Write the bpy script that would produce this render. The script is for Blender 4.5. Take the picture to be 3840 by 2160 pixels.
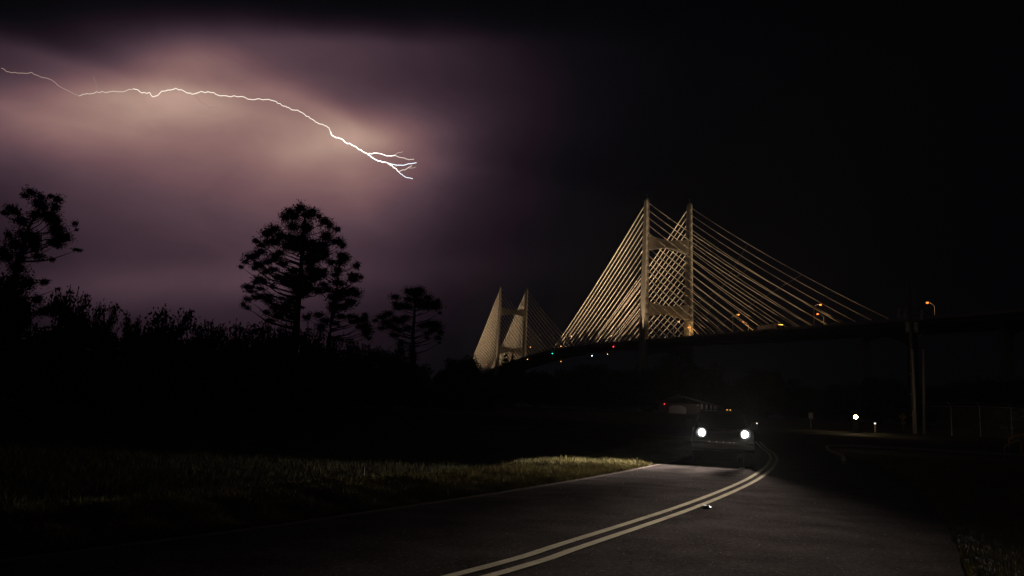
import bpy, bmesh, math, random
import numpy as np
from mathutils import Vector, Matrix

random.seed(7)
rng = np.random.default_rng(11)
scene = bpy.context.scene
for o in list(bpy.data.objects):
    bpy.data.objects.remove(o, do_unlink=True)
COL = scene.collection

# ------------------------------------------------------------------ camera
CAM_F, CAM_P, CAM_R, CAM_H = 2963.0, 0.1559, 0.0463, 1.45      # focal length in 3840-px units, pitch, roll, eye height
cam_data = bpy.data.cameras.new('camera')
cam = bpy.data.objects.new('camera', cam_data)
COL.objects.link(cam)
cam_data.sensor_width = 36.0
cam_data.lens = CAM_F / 3840.0 * 36.0
cam_data.clip_start = 0.05
cam_data.clip_end = 12000.0
_r = Vector((1, 0, 0)); _f = Vector((0, math.cos(CAM_P), math.sin(CAM_P))); _u = Vector((0, -math.sin(CAM_P), math.cos(CAM_P)))
_c, _s = math.cos(CAM_R), math.sin(CAM_R)
_r2 = _r * _c + _u * _s
_u2 = _u * _c - _r * _s
cam.matrix_world = Matrix(((_r2.x, _u2.x, -_f.x, 0), (_r2.y, _u2.y, -_f.y, 0), (_r2.z, _u2.z, -_f.z, CAM_H), (0, 0, 0, 1)))
scene.camera = cam


def ray(u, v):
    a, b = u - 1920.0, v - 1080.0
    x = _c * a + _s * b
    y = -_s * a + _c * b
    return Vector((x, CAM_F * math.cos(CAM_P) + y * math.sin(CAM_P), CAM_F * math.sin(CAM_P) - y * math.cos(CAM_P)))


def at(u, v, Y):
    d = ray(u, v)
    return d * (Y / d.y) + Vector((0, 0, CAM_H))


# ------------------------------------------------------------------ night sky lit by lightning
world = bpy.data.worlds.new('World')
scene.world = world
world.use_nodes = True
wt = world.node_tree
wt.nodes.clear()


class NG:
    """small helper that writes maths as shader nodes"""
    def __init__(self, tree):
        self.t = tree

    def node(self, kind, **kw):
        n = self.t.nodes.new(kind)
        for k, v in kw.items():
            setattr(n, k, v)
        return n

    def m(self, op, a, b=None, c=None, clamp=False):
        n = self.t.nodes.new('ShaderNodeMath'); n.operation = op; n.use_clamp = clamp
        for i, x in enumerate((a, b, c)):
            if x is None: continue
            if isinstance(x, (int, float)): n.inputs[i].default_value = x
            else: self.t.links.new(x, n.inputs[i])
        return n.outputs[0]

    def dot(self, a, vec):
        n = self.t.nodes.new('ShaderNodeVectorMath'); n.operation = 'DOT_PRODUCT'
        self.t.links.new(a, n.inputs[0]); n.inputs[1].default_value = vec
        return n.outputs['Value']

    def link(self, a, b):
        self.t.links.new(a, b)


g = NG(wt)
tc = g.node('ShaderNodeTexCoord').outputs['Generated']
n0 = ray(1000, 500).normalized()
e1 = n0.cross(Vector((0, 0, 1))).normalized()
e2 = e1.cross(n0).normalized()
kk = g.dot(tc, n0)
front = g.m('GREATER_THAN', kk, 0.06)
ks = g.m('MAXIMUM', kk, 0.06)
U0 = g.m('DIVIDE', g.dot(tc, e1), ks)
V0 = g.m('DIVIDE', g.dot(tc, e2), ks)
# soft cloud turbulence bends the chart a little
cx = g.node('ShaderNodeCombineXYZ')
g.link(U0, cx.inputs[0]); g.link(g.m('MULTIPLY', V0, 1.7), cx.inputs[1])
nz = g.node('ShaderNodeTexNoise'); nz.inputs['Scale'].default_value = 5.5; nz.inputs['Detail'].default_value = 4.0; nz.inputs['Roughness'].default_value = 0.55
g.link(cx.outputs[0], nz.inputs['Vector'])
sepn = g.node('ShaderNodeSeparateColor'); g.link(nz.outputs['Color'], sepn.inputs[0])
U = g.m('ADD', U0, g.m('MULTIPLY', g.m('SUBTRACT', sepn.outputs[0], 0.5), 0.034))
V = g.m('ADD', V0, g.m('MULTIPLY', g.m('SUBTRACT', sepn.outputs[1], 0.5), 0.020))


def lobe(px, py, ax, up, dn, ang, power, amp):
    """glow of the lit cloud round a stretch of the discharge: centre, half width, reach upwards / downwards"""
    u, v = (px - 1000) / CAM_F, (500 - py) / CAM_F
    th = math.radians(ang)
    du = g.m('SUBTRACT', U, u); dv = g.m('SUBTRACT', V, v)
    a = g.m('ADD', g.m('MULTIPLY', du, math.cos(th)), g.m('MULTIPLY', dv, -math.sin(th)))
    b = g.m('ADD', g.m('MULTIPLY', du, math.sin(th)), g.m('MULTIPLY', dv, math.cos(th)))
    a = g.m('DIVIDE', a, ax / CAM_F)
    isup = g.m('GREATER_THAN', b, 0.0)
    inv = g.m('ADD', CAM_F / dn, g.m('MULTIPLY', isup, CAM_F / up - CAM_F / dn))
    b = g.m('MULTIPLY', b, inv)
    r2 = g.m('ADD', g.m('MULTIPLY', a, a), g.m('MULTIPLY', b, b))
    return g.m('MULTIPLY', g.m('POWER', g.m('ADD', r2, 1.0), -power), amp)


LOBES = [
    (817, 428, 1106, 80, 1128, 6.1, 4.41, 0.0790),
    (645, 441, 624, 101, 194, -11.3, 3.15, 0.2420),
    (743, 304, 300, 105, 144, -12.0, 3.0, 0.125),
    (376, 565, 620, 83, 209, 3.4, 3.06, 0.0816),
    (1215, 425, 431, 98, 529, 16.1, 3.25, 0.1340),
    (1296, 483, 351, 136, 97, -15.9, 2.56, 0.1959),
    (1349, 620, 200, 449, 140, 66.0, 2.3, 0.066),
    (775, 1051, 1863, 178, 207, -8.3, 7.05, 0.0279),
    (1163, 174, 870, 108, 253, -9.3, 4.23, 0.0428),
]
tot = None
for L in LOBES:
    l = lobe(*L)
    tot = l if tot is None else g.m('ADD', tot, l)
# broad cloud structure: darker billows over the bolt, streaks under it
cl = g.node('ShaderNodeTexNoise'); cl.inputs['Scale'].default_value = 7.5; cl.inputs['Detail'].default_value = 7.0; cl.inputs['Roughness'].default_value = 0.58; cl.inputs['Distortion'].default_value = 0.5
g.link(cx.outputs[0], cl.inputs['Vector'])
cmod = g.node('ShaderNodeMapRange'); cmod.inputs[1].default_value = 0.3; cmod.inputs[2].default_value = 0.7; cmod.inputs[3].default_value = 0.87; cmod.inputs[4].default_value = 1.13
g.link(cl.outputs['Fac'], cmod.inputs[0])
tot = g.m('MULTIPLY', tot, cmod.outputs[0])
# added gradient, darkens the glow higher up
vlo, vhi = 608 / CAM_F, 899 / CAM_F
ovr = g.node('ShaderNodeMapRange', interpolation_type='SMOOTHSTEP')
ovr.inputs[1].default_value = vlo; ovr.inputs[2].default_value = vhi; ovr.inputs[3].default_value = 1.0; ovr.inputs[4].default_value = 0.05
g.link(V, ovr.inputs[0])
tot = g.m('MULTIPLY', tot, ovr.outputs[0])
tot = g.m('MULTIPLY', tot, front)
tot = g.m('ADD', tot, 0.0009)
lum = g.m('POWER', tot, 0.45)
ramp = g.node('ShaderNodeValToRGB')
cr = ramp.color_ramp
stops = [(0.0010, (1.00, 0.95, 1.42)), (0.0035, (1.11, 0.93, 1.36)), (0.008, (1.47, 0.82, 1.28)), (0.022, (1.49, 0.82, 1.21)), (0.06, (1.50, 0.83, 1.08)), (0.10, (1.58, 0.82, 0.94)), (0.165, (1.55, 0.84, 0.82)), (0.30, (1.42, 0.90, 0.74))]
while len(cr.elements) < len(stops):
    cr.elements.new(0.5)
for el, (lv, c) in zip(cr.elements, stops):
    el.position = lv ** 0.45
    el.color = (c[0] / 2, c[1] / 2, c[2] / 2, 1)
g.link(lum, ramp.inputs[0])
mulc = g.node('ShaderNodeVectorMath', operation='SCALE')
g.link(ramp.outputs[0], mulc.inputs[0]); g.link(g.m('MULTIPLY', tot, 1.88), mulc.inputs['Scale'])
sky = g.node('ShaderNodeTexSky')
sky.sky_type = 'NISHITA'; sky.sun_disc = False
SUN_EL, SUN_ROT = math.radians(-9.0), math.radians(200.0)
sky.sun_elevation = SUN_EL; sky.sun_rotation = SUN_ROT
skys = g.node('ShaderNodeVectorMath', operation='SCALE'); skys.inputs['Scale'].default_value = 0.05
g.link(sky.outputs[0], skys.inputs[0])
addc = g.node('ShaderNodeVectorMath', operation='ADD')
g.link(mulc.outputs[0], addc.inputs[0]); g.link(skys.outputs[0], addc.inputs[1])
bg = g.node('ShaderNodeBackground'); bg.inputs['Strength'].default_value = 1.0
g.link(addc.outputs[0], bg.inputs['Color'])
wo = g.node('ShaderNodeOutputWorld')
g.link(bg.outputs[0], wo.inputs['Surface'])

# very weak, very soft residual night light from behind the camera
sun_d = bpy.data.lights.new('sun', 'SUN')
sun_d.energy = 0.012; sun_d.angle = math.radians(20); sun_d.color = (1.0, 0.86, 0.84)
sun = bpy.data.objects.new('sun', sun_d); COL.objects.link(sun)
sun.rotation_euler = (math.radians(55), 0, math.radians(-25))

scene.view_settings.view_transform = 'Standard'
scene.view_settings.look = 'None'
scene.view_settings.exposure = 0.0
scene.view_settings.gamma = 1.0
scene.view_settings.use_curve_mapping = False
scene.cycles.use_denoising = True
scene.cycles.max_bounces = 4
scene.cycles.diffuse_bounces = 2
scene.cycles.glossy_bounces = 2
scene.cycles.sample_clamp_indirect = 2.0
scene.cycles.use_light_tree = True
scene.cycles.use_adaptive_sampling = False

# ------------------------------------------------------------------ materials


def mat(name, col, rough=0.7, var=0.25, scale=3.0, bump=0.0, bscale=None, metal=0.0, emit=None, estr=0.0, spec=0.5, obj=True):
    m = bpy.data.materials.new(name); m.use_nodes = True
    t = m.node_tree; b = t.nodes['Principled BSDF']
    b.inputs['Roughness'].default_value = rough
    b.inputs['Metallic'].default_value = metal
    b.inputs['Specular IOR Level'].default_value = spec
    tcn = t.nodes.new('ShaderNodeTexCoord')
    src = tcn.outputs['Object']
    n = t.nodes.new('ShaderNodeTexNoise'); n.inputs['Scale'].default_value = scale; n.inputs['Detail'].default_value = 5
    t.links.new(src, n.inputs['Vector'])
    mr = t.nodes.new('ShaderNodeMapRange'); mr.inputs[1].default_value = 0.25; mr.inputs[2].default_value = 0.75
    mr.inputs[3].default_value = 1 - var; mr.inputs[4].default_value = 1 + var
    t.links.new(n.outputs['Fac'], mr.inputs[0])
    vm = t.nodes.new('ShaderNodeVectorMath'); vm.operation = 'SCALE'; vm.inputs[0].default_value = col
    t.links.new(mr.outputs[0], vm.inputs['Scale'])
    t.links.new(vm.outputs[0], b.inputs['Base Color'])
    if bump:
        n2 = t.nodes.new('ShaderNodeTexNoise'); n2.inputs['Scale'].default_value = bscale or scale * 4; n2.inputs['Detail'].default_value = 6
        t.links.new(src, n2.inputs['Vector'])
        bp = t.nodes.new('ShaderNodeBump'); bp.inputs['Strength'].default_value = bump; bp.inputs['Distance'].default_value = 0.02
        t.links.new(n2.outputs['Fac'], bp.inputs['Height']); t.links.new(bp.outputs[0], b.inputs['Normal'])
    if emit:
        b.inputs['Emission Color'].default_value = (*emit, 1); b.inputs['Emission Strength'].default_value = estr
    return m


def asphalt_mat():
    m = mat('asphalt', (0.056, 0.046, 0.045), 0.9, 0.42, 1.1, 0.22, 55.0, spec=0.0)
    t = m.node_tree; b = t.nodes['Principled BSDF']
    tcn = t.nodes.new('ShaderNodeTexCoord')
    vo = t.nodes.new('ShaderNodeTexVoronoi'); vo.inputs['Scale'].default_value = 45.0
    t.links.new(tcn.outputs['Object'], vo.inputs['Vector'])
    # light stone chips scattered in the wearing course
    sp = t.nodes.new('ShaderNodeSeparateColor'); t.links.new(vo.outputs['Color'], sp.inputs[0])
    gt = t.nodes.new('ShaderNodeMath'); gt.operation = 'GREATER_THAN'; gt.inputs[1].default_value = 0.93
    t.links.new(sp.outputs[0], gt.inputs[0])
    near = t.nodes.new('ShaderNodeMath'); near.operation = 'LESS_THAN'; near.inputs[1].default_value = 0.3
    t.links.new(vo.outputs['Distance'], near.inputs[0])
    mm = t.nodes.new('ShaderNodeMath'); mm.operation = 'MULTIPLY'
    t.links.new(gt.outputs[0], mm.inputs[0]); t.links.new(near.outputs[0], mm.inputs[1])
    mx = t.nodes.new('ShaderNodeMix'); mx.data_type = 'RGBA'
    old = b.inputs['Base Color'].links[0].from_socket
    fn = t.nodes.new('ShaderNodeTexNoise'); fn.inputs['Scale'].default_value = 16.0; fn.inputs['Detail'].default_value = 7; fn.inputs['Roughness'].default_value = 0.75
    t.links.new(tcn.outputs['Object'], fn.inputs['Vector'])
    fm = t.nodes.new('ShaderNodeMapRange'); fm.inputs[1].default_value = 0.3; fm.inputs[2].default_value = 0.7; fm.inputs[3].default_value = 0.45; fm.inputs[4].default_value = 1.6
    t.links.new(fn.outputs['Fac'], fm.inputs[0])
    fs_ = t.nodes.new('ShaderNodeVectorMath'); fs_.operation = 'SCALE'
    t.links.new(old, fs_.inputs[0]); t.links.new(fm.outputs[0], fs_.inputs['Scale'])
    old = fs_.outputs[0]
    t.links.new(mm.outputs[0], mx.inputs['Factor'])
    t.links.new(old, mx.inputs[6]); mx.inputs[7].default_value = (0.26, 0.22, 0.20, 1)
    t.links.new(mx.outputs[2], b.inputs['Base Color'])
    return m


def worn_paint(name, col, under, thr):
    m = mat(name, col, 0.85, 0.18, 2.5, 0.2, 60.0, spec=0.0)
    t = m.node_tree; b = t.nodes['Principled BSDF']
    tcn = t.nodes.new('ShaderNodeTexCoord')
    n = t.nodes.new('ShaderNodeTexNoise'); n.inputs['Scale'].default_value = 22.0; n.inputs['Detail'].default_value = 8; n.inputs['Roughness'].default_value = 0.7
    t.links.new(tcn.outputs['Object'], n.inputs['Vector'])
    mr = t.nodes.new('ShaderNodeMapRange'); mr.inputs[1].default_value = thr; mr.inputs[2].default_value = thr + 0.12
    t.links.new(n.outputs['Fac'], mr.inputs[0])
    mx = t.nodes.new('ShaderNodeMix'); mx.data_type = 'RGBA'
    old = b.inputs['Base Color'].links[0].from_socket
    t.links.new(mr.outputs[0], mx.inputs['Factor']); t.links.new(old, mx.inputs[6]); mx.inputs[7].default_value = (*under, 1)
    t.links.new(mx.outputs[2], b.inputs['Base Color'])
    return m


def emis(name, col, strength):
    m = bpy.data.materials.new(name); m.use_nodes = True
    t = m.node_tree; t.nodes.clear()
    e = t.nodes.new('ShaderNodeEmission'); e.inputs['Color'].default_value = (*col, 1); e.inputs['Strength'].default_value = strength
    o = t.nodes.new('ShaderNodeOutputMaterial'); t.links.new(e.outputs[0], o.inputs['Surface'])
    return m


def leaf_mat(name, col, var=0.45):
    m = mat(name, col, 0.9, var, 1.3, spec=0.0)
    return m


M = dict(
    asphalt=asphalt_mat(),
    yellow_line=worn_paint('yellow_road_paint', (0.56, 0.48, 0.36), (0.10, 0.082, 0.068), 0.58),
    white_line=worn_paint('white_road_paint', (0.16, 0.12, 0.11), (0.07, 0.055, 0.05), 0.50),
    soil=mat('dark_turf_soil', (0.035, 0.034, 0.020), 0.95, 0.5, 0.6, 1.0, 9.0, spec=0.1),
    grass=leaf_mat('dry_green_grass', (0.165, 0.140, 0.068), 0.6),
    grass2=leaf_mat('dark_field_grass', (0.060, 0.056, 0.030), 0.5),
    pine=leaf_mat('pine_needles', (0.034, 0.045, 0.022)),
    leaf=leaf_mat('broad_leaves', (0.040, 0.055, 0.022)),
    bark=mat('pine_bark', (0.075, 0.055, 0.042), 0.9, 0.4, 4.0, 0.8, 9.0, spec=0.1),
    concrete=mat('bridge_concrete', (0.40, 0.365, 0.31), 0.85, 0.16, 0.22, 0.4, 3.0, spec=0.2),
    concrete_dark=mat('girder_concrete', (0.30, 0.275, 0.245), 0.88, 0.2, 0.3, 0.4, 3.0, spec=0.2),
    stay=mat('stay_cable_sheath', (0.62, 0.55, 0.44), 0.45, 0.08, 0.3, spec=0.4),
    tie=mat('tie_rope', (0.20, 0.18, 0.16), 0.6, 0.1, 1.0),
    galv=mat('galvanised_steel', (0.42, 0.41, 0.40), 0.5, 0.15, 3.0, metal=0.6),
    black=mat('black_metal', (0.02, 0.02, 0.022), 0.5, 0.2, 3.0),
    wood=mat('weathered_pole_wood', (0.17, 0.13, 0.105), 0.9, 0.3, 3.0, 0.6, 20.0, spec=0.1),
    pvc=mat('grey_white_conduit', (0.58, 0.53, 0.50), 0.55, 0.1, 2.0),
    white=mat('white_panel', (0.70, 0.67, 0.62), 0.5, 0.08, 1.0),
    sign_yellow=mat('yellow_sign_sheeting', (0.72, 0.42, 0.03), 0.45, 0.06, 2.0),
    sign_white=mat('grey_sign_metal', (0.5, 0.5, 0.5), 0.5, 0.1, 2.0),
    pipe_yellow=mat('yellow_pipe_paint', (0.62, 0.33, 0.05), 0.5, 0.15, 3.0),
    car=mat('dark_car_paint', (0.018, 0.016, 0.020), 0.28, 0.1, 2.0, spec=0.5),
    glass=mat('dark_glass', (0.008, 0.009, 0.012), 0.06, 0.05, 1.0, spec=0.6),
    rubber=mat('tyre_rubber', (0.02, 0.02, 0.02), 0.85, 0.2, 8.0),
    chrome=mat('chrome_trim', (0.6, 0.6, 0.62), 0.15, 0.05, 3.0, metal=1.0),
    brick=mat('painted_post_brick', (0.33, 0.27, 0.22), 0.85, 0.25, 5.0, 0.6, 20.0),
    roof=mat('shingle_roof', (0.20, 0.15, 0.14), 0.9, 0.25, 4.0, 0.5, 20.0),
    siding=mat('dark_siding', (0.13, 0.115, 0.105), 0.8, 0.12, 2.0),
    stone=mat('pale_grit', (0.45, 0.40, 0.36), 0.8, 0.3, 5.0),
    kerb=mat('kerb_concrete', (0.34, 0.29, 0.26), 0.85, 0.2, 3.0, 0.5, 20.0),
    sodium=emis('sodium_lamp', (1.0, 0.23, 0.03), 2.6),
    sodium2=emis('warm_white_lamp', (1.0, 0.46, 0.16), 3.0),
    white_lamp=emis('white_lamp', (1.0, 0.72, 0.40), 150.0),
    headlamp=emis('headlamp_lens', (1.0, 0.98, 0.92), 16.0),
    halo_bowl_mat=mat('satin_halo_bowl', (0.075, 0.078, 0.085), 0.6, 0.05, 3.0, spec=0.1),
    amber=emis('amber_marker', (1.0, 0.45, 0.10), 1.3),
    pale_marker=emis('pale_marker', (1.0, 0.88, 0.70), 1.6),
    nav_green=emis('green_navigation_lens', (0.02, 0.9, 0.55), 9.0),
    nav_red=emis('red_navigation_lens', (1.0, 0.03, 0.07), 9.0),
    nav_white=emis('white_navigation_lens', (0.65, 0.85, 1.0), 11.0),
    nav_amber=emis('amber_navigation_lens', (1.0, 0.45, 0.08), 5.0),
    truck_amber=emis('truck_clearance_lens', (1.0, 0.50, 0.06), 9.0),
    red_lamp=emis('red_porch_lamp', (1.0, 0.05, 0.06), 5.0),
)

# ------------------------------------------------------------------ mesh helpers


class MB:
    def __init__(self):
        self.v = []; self.f = []

    def add(self, vs, fs):
        o = len(self.v)
        self.v += [tuple(x) for x in vs]
        self.f += [tuple(i + o for i in f) for f in fs]
        return self

    def hexa(self, b, t):
        """b, t: four corners of bottom and top, same winding"""
        return self.add(list(b) + list(t), [(3, 2, 1, 0), (4, 5, 6, 7), (0, 1, 5, 4), (1, 2, 6, 5), (2, 3, 7, 6), (3, 0, 4, 7)])

    def box(self, x0, x1, y0, y1, z0, z1):
        return self.hexa([(x0, y0, z0), (x1, y0, z0), (x1, y1, z0), (x0, y1, z0)], [(x0, y0, z1), (x1, y0, z1), (x1, y1, z1), (x0, y1, z1)])

    def tube(self, pts, rad, n=6, cap=True):
        pts = [Vector(p) for p in pts]
        if isinstance(rad, (int, float)): rad = [rad] * len(pts)
        vs = []
        for i, p in enumerate(pts):
            d = (pts[min(i + 1, len(pts) - 1)] - pts[max(i - 1, 0)]).normalized()
            a = d.cross(Vector((0, 0, 1)))
            if a.length < 0.05: a = d.cross(Vector((1, 0, 0)))
            a.normalize(); b = d.cross(a)
            for k in range(n):
                th = 2 * math.pi * k / n
                vs.append(p + (a * math.cos(th) + b * math.sin(th)) * rad[i])
        fs = []
        for i in range(len(pts) - 1):
            for k in range(n):
                fs.append((i * n + k, (i + 1) * n + k, (i + 1) * n + (k + 1) % n, i * n + (k + 1) % n))
        if cap:
            fs.append(tuple(range(n)))
            fs.append(tuple(reversed(range((len(pts) - 1) * n, len(pts) * n))))
        return self.add(vs, fs)

    def prism(self, poly, axis, a0, a1):
        """polygon of 2-D points extruded along axis ('x','y','z')"""
        def P(q, a):
            return {'x': (a, q[0], q[1]), 'y': (q[0], a, q[1]), 'z': (q[0], q[1], a)}[axis]
        n = len(poly)
        vs = [P(q, a0) for q in poly] + [P(q, a1) for q in poly]
        fs = [tuple(range(n)), tuple(reversed(range(n, 2 * n)))] + [(i, n + i, n + (i + 1) % n, (i + 1) % n) for i in range(n)]
        return self.add(vs, fs)

    def ball(self, c, r, n=8, m=5, sz=1.0):
        vs = [(c[0], c[1], c[2] - r * sz)]
        for j in range(1, m):
            ph = -math.pi / 2 + math.pi * j / m
            for k in range(n):
                th = 2 * math.pi * k / n
                vs.append((c[0] + r * math.cos(ph) * math.cos(th), c[1] + r * math.cos(ph) * math.sin(th), c[2] + r * sz * math.sin(ph)))
        vs.append((c[0], c[1], c[2] + r * sz))
        fs = [(0, 1 + (k + 1) % n, 1 + k) for k in range(n)]
        for j in range(m - 2):
            for k in range(n):
                a = 1 + j * n + k; b = 1 + j * n + (k + 1) % n
                fs.append((a, b, b + n, a + n))
        top = len(vs) - 1; base = 1 + (m - 2) * n
        fs += [(base + k, base + (k + 1) % n, top) for k in range(n)]
        return self.add(vs, fs)

    def mesh(self, name, m, smooth=False, bevel=0.0):
        me = bpy.data.meshes.new(name)
        me.from_pydata(self.v, [], self.f)
        bm = bmesh.new(); bm.from_mesh(me)
        bmesh.ops.recalc_face_normals(bm, faces=bm.faces)
        if bevel:
            ed = [e for e in bm.edges if len(e.link_faces) == 2 and e.calc_face_angle(0) > 0.5]
            bmesh.ops.bevel(bm, geom=ed, offset=bevel, segments=2, affect='EDGES', profile=0.6)
        bm.to_mesh(me); bm.free()
        if m is not None: me.materials.append(m)
        if smooth:
            me.polygons.foreach_set('use_smooth', [True] * len(me.polygons))
        return me

    def build(self, name, m, parent=None, smooth=False, bevel=0.0):
        return link(name, self.mesh(name, m, smooth, bevel), parent)


def link(name, me, parent=None):
    o = bpy.data.objects.new(name, me)
    COL.objects.link(o)
    if parent is not None: o.parent = parent
    return o


def tag(o, label, cat, group=None):
    o['label'] = label; o['category'] = cat
    if group: o['group'] = group
    return o


def thing(name, label, cat, loc=(0, 0, 0), rz=0.0, group=None):
    o = bpy.data.objects.new(name, None)
    COL.objects.link(o)
    o.location = loc; o.rotation_euler = (0, 0, rz)
    o.empty_display_size = 0.3
    return tag(o, label, cat, group)


def copy_tree(o, parent=None):
    c = o.copy(); COL.objects.link(c)
    if parent is not None: c.parent = parent
    for ch in list(o.children):
        copy_tree(ch, c)
    return c


def lamp(name, kind, parent, loc, power, col, radius=0.1, spot=None, blend=1.0, aim=None):
    d = bpy.data.lights.new(name, kind); d.energy = power; d.color = col; d.shadow_soft_size = radius
    if kind == 'SPOT':
        d.spot_size = math.radians(spot); d.spot_blend = blend
    o = bpy.data.objects.new(name, d); COL.objects.link(o)
    if parent is not None: o.parent = parent
    o.location = loc
    if aim is not None:
        o.rotation_euler = Vector(aim).to_track_quat('-Z', 'Y').to_euler()
    return o


def ss(a, b, x):
    t = np.clip((x - a) / (b - a), 0, 1)
    return t * t * (3 - 2 * t)


def catmull(pts, n=10):
    pts = [np.array(p, float) for p in pts]
    pts = [2 * pts[0] - pts[1]] + pts + [2 * pts[-1] - pts[-2]]
    out = []
    for i in range(1, len(pts) - 2):
        p0, p1, p2, p3 = pts[i - 1:i + 3]
        for k in range(n):
            t = k / n
            out.append(0.5 * ((2 * p1) + (-p0 + p2) * t + (2 * p0 - 5 * p1 + 4 * p2 - p3) * t * t + (-p0 + 3 * p1 - 3 * p2 + p3) * t ** 3))
    out.append(pts[-2])
    return np.array(out)


def normals(c):
    d = np.gradient(c, axis=0)
    d /= np.linalg.norm(d, axis=1)[:, None]
    return np.stack([d[:, 1], -d[:, 0]], 1)          # to the right of travel


CENTRE = catmull([(-15.5, -15), (-9.0, -5.2), (-4.0, 1.4), (-0.25, 7.32), (0.90, 9.42), (3.36, 14.25), (5.96, 19.89), (8.15, 25.2), (9.92, 29.9), (12.2, 36.5), (14.4, 44), (16.2, 51.5)], 12)
_CN = normals(CENTRE)


def side_of_road(x, y):
    """signed distance from the centre line, negative on the left of travel"""
    x = np.asarray(x, float).ravel(); y = np.asarray(y, float).ravel()
    out = np.empty(len(x))
    for a in range(0, len(x), 20000):
        dx = x[a:a + 20000, None] - CENTRE[None, ::3, 0]; dy = y[a:a + 20000, None] - CENTRE[None, ::3, 1]
        k = np.argmin(dx * dx + dy * dy, axis=1)
        r = np.arange(len(k))
        out[a:a + 20000] = dx[r, k] * _CN[::3][k, 0] + dy[r, k] * _CN[::3][k, 1]
    return out


def gz(x, y):
    """ground height: flat by the camera, a ditch left of the verge, a bank up to the cross street, then a slow rise"""
    shape = np.broadcast(np.asarray(x), np.asarray(y)).shape
    xx, yy = np.broadcast_to(x, shape), np.broadcast_to(y, shape)
    z = 1.2 * ss(44, 66, yy) + 1.8 * ss(66, 200, yy)
    near = (1 - ss(38, 50, yy))
    if np.any(near > 0):
        e = -side_of_road(xx, yy).reshape(shape) - 3.42
        z = z - 0.40 * ss(1.9, 5.2, e + 0.45 * np.sin(yy * 0.9) * np.sin(xx * 0.7 + 1)) * near
    return z


# ------------------------------------------------------------------ ground and roads
def structure(o):
    o['kind'] = 'structure'
    return o


def make_ground():
    xs = np.concatenate([[-3000, -1500, -700, -350], np.arange(-200, -40, 8), np.arange(-40, 40, 1.0), np.arange(40, 201, 8), [350, 700, 1500, 3000]])
    ys = np.concatenate([[-300, -80, -30], np.arange(-12, 70, 1.0), np.arange(72, 210, 8), [260, 400, 700, 1200, 2000, 3000]])
    X, Yv = np.meshgrid(xs, ys)
    Z = gz(X, Yv) - 0.012
    e = side_of_road(X, Yv).reshape(X.shape)
    Z += np.where((np.abs(e + 9) < 5.5) & (Yv < 45) & (Yv > 0), 0.05 * np.sin(X * 1.7 + 2 * np.sin(Yv * .8)) * np.cos(Yv * 1.3), 0)
    vs = np.stack([X, Yv, Z], -1).reshape(-1, 3).tolist()
    nx = len(xs)
    fs = [(j * nx + i, j * nx + i + 1, (j + 1) * nx + i + 1, (j + 1) * nx + i) for j in range(len(ys) - 1) for i in range(nx - 1)]
    me = bpy.data.meshes.new('ground'); me.from_pydata(vs, [], fs); me.materials.append(M['soil'])
    structure(link('ground', me))


make_ground()


def ribbon(c, a, b, dz, cross=1, jit=0.0):
    nr = normals(c)
    mb = MB()
    js = np.linspace(0, 1, cross + 1)
    vs = []
    for i, (p, n) in enumerate(zip(c, nr)):
        for j in js:
            off = a + (b - a) * j
            if jit and (j == 0 or j == 1): off += random.uniform(-jit, jit)
            q = p + n * off
            vs.append((q[0], q[1], float(gz(q[0], q[1])) + dz))
    k = cross + 1
    fs = [(i * k + j, i * k + j + 1, (i + 1) * k + j + 1, (i + 1) * k + j) for i in range(len(c) - 1) for j in range(cross)]
    mb.add(vs, fs)
    return mb


road = structure(ribbon(CENTRE, -3.42, 3.9, 0.0, 6, 0.03).build('road', M['asphalt']))
for off in (-0.125, 0.125):
    l = ribbon(CENTRE, off - 0.055, off + 0.055, 0.005, 1, 0.003).build('centre_line', M['yellow_line'], road)
ribbon(CENTRE, -3.33, -3.21, 0.004, 1, 0.015).build('edge_line', M['white_line'], road)
CROSS = catmull([(-160, 75), (-70, 67), (-20, 60.5), (17, 56), (60, 50), (130, 40), (220, 26)], 14)
cross_road = structure(ribbon(CROSS, -3.6, 3.6, 0.004, 6, 0.02).build('cross_road', M['asphalt']))
k0 = int(np.argmin(np.abs(CROSS[:, 0] - 24)))
ribbon(CROSS, -3.42, -3.28, 0.009, 1).build('edge_line', M['white_line'], cross_road)
# kerb round the corner where the two roads meet
ck = catmull([(13.6, 32.5), (16.4, 39.2), (18.3, 45), (19.3, 48.4), (20.6, 50.2), (23.5, 50.9), (32, 50.0), (55, 46.6)], 8)
kb = MB()
nr = normals(ck)
for i in range(len(ck) - 1):
    p, q = ck[i], ck[i + 1]
    a, b = nr[i], nr[i + 1]
    z0, z1 = float(gz(*p)), float(gz(*q))
    kb.hexa([(p[0], p[1], z0 - 0.1), (p[0] + a[0] * .16, p[1] + a[1] * .16, z0 - 0.1), (q[0] + b[0] * .16, q[1] + b[1] * .16, z1 - 0.1), (q[0], q[1], z1 - 0.1)],
            [(p[0], p[1], z0 + 0.12), (p[0] + a[0] * .15, p[1] + a[1] * .15, z0 + 0.11), (q[0] + b[0] * .15, q[1] + b[1] * .15, z1 + 0.11), (q[0], q[1], z1 + 0.12)])
structure(kb.build('kerb', M['kerb']))


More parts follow.
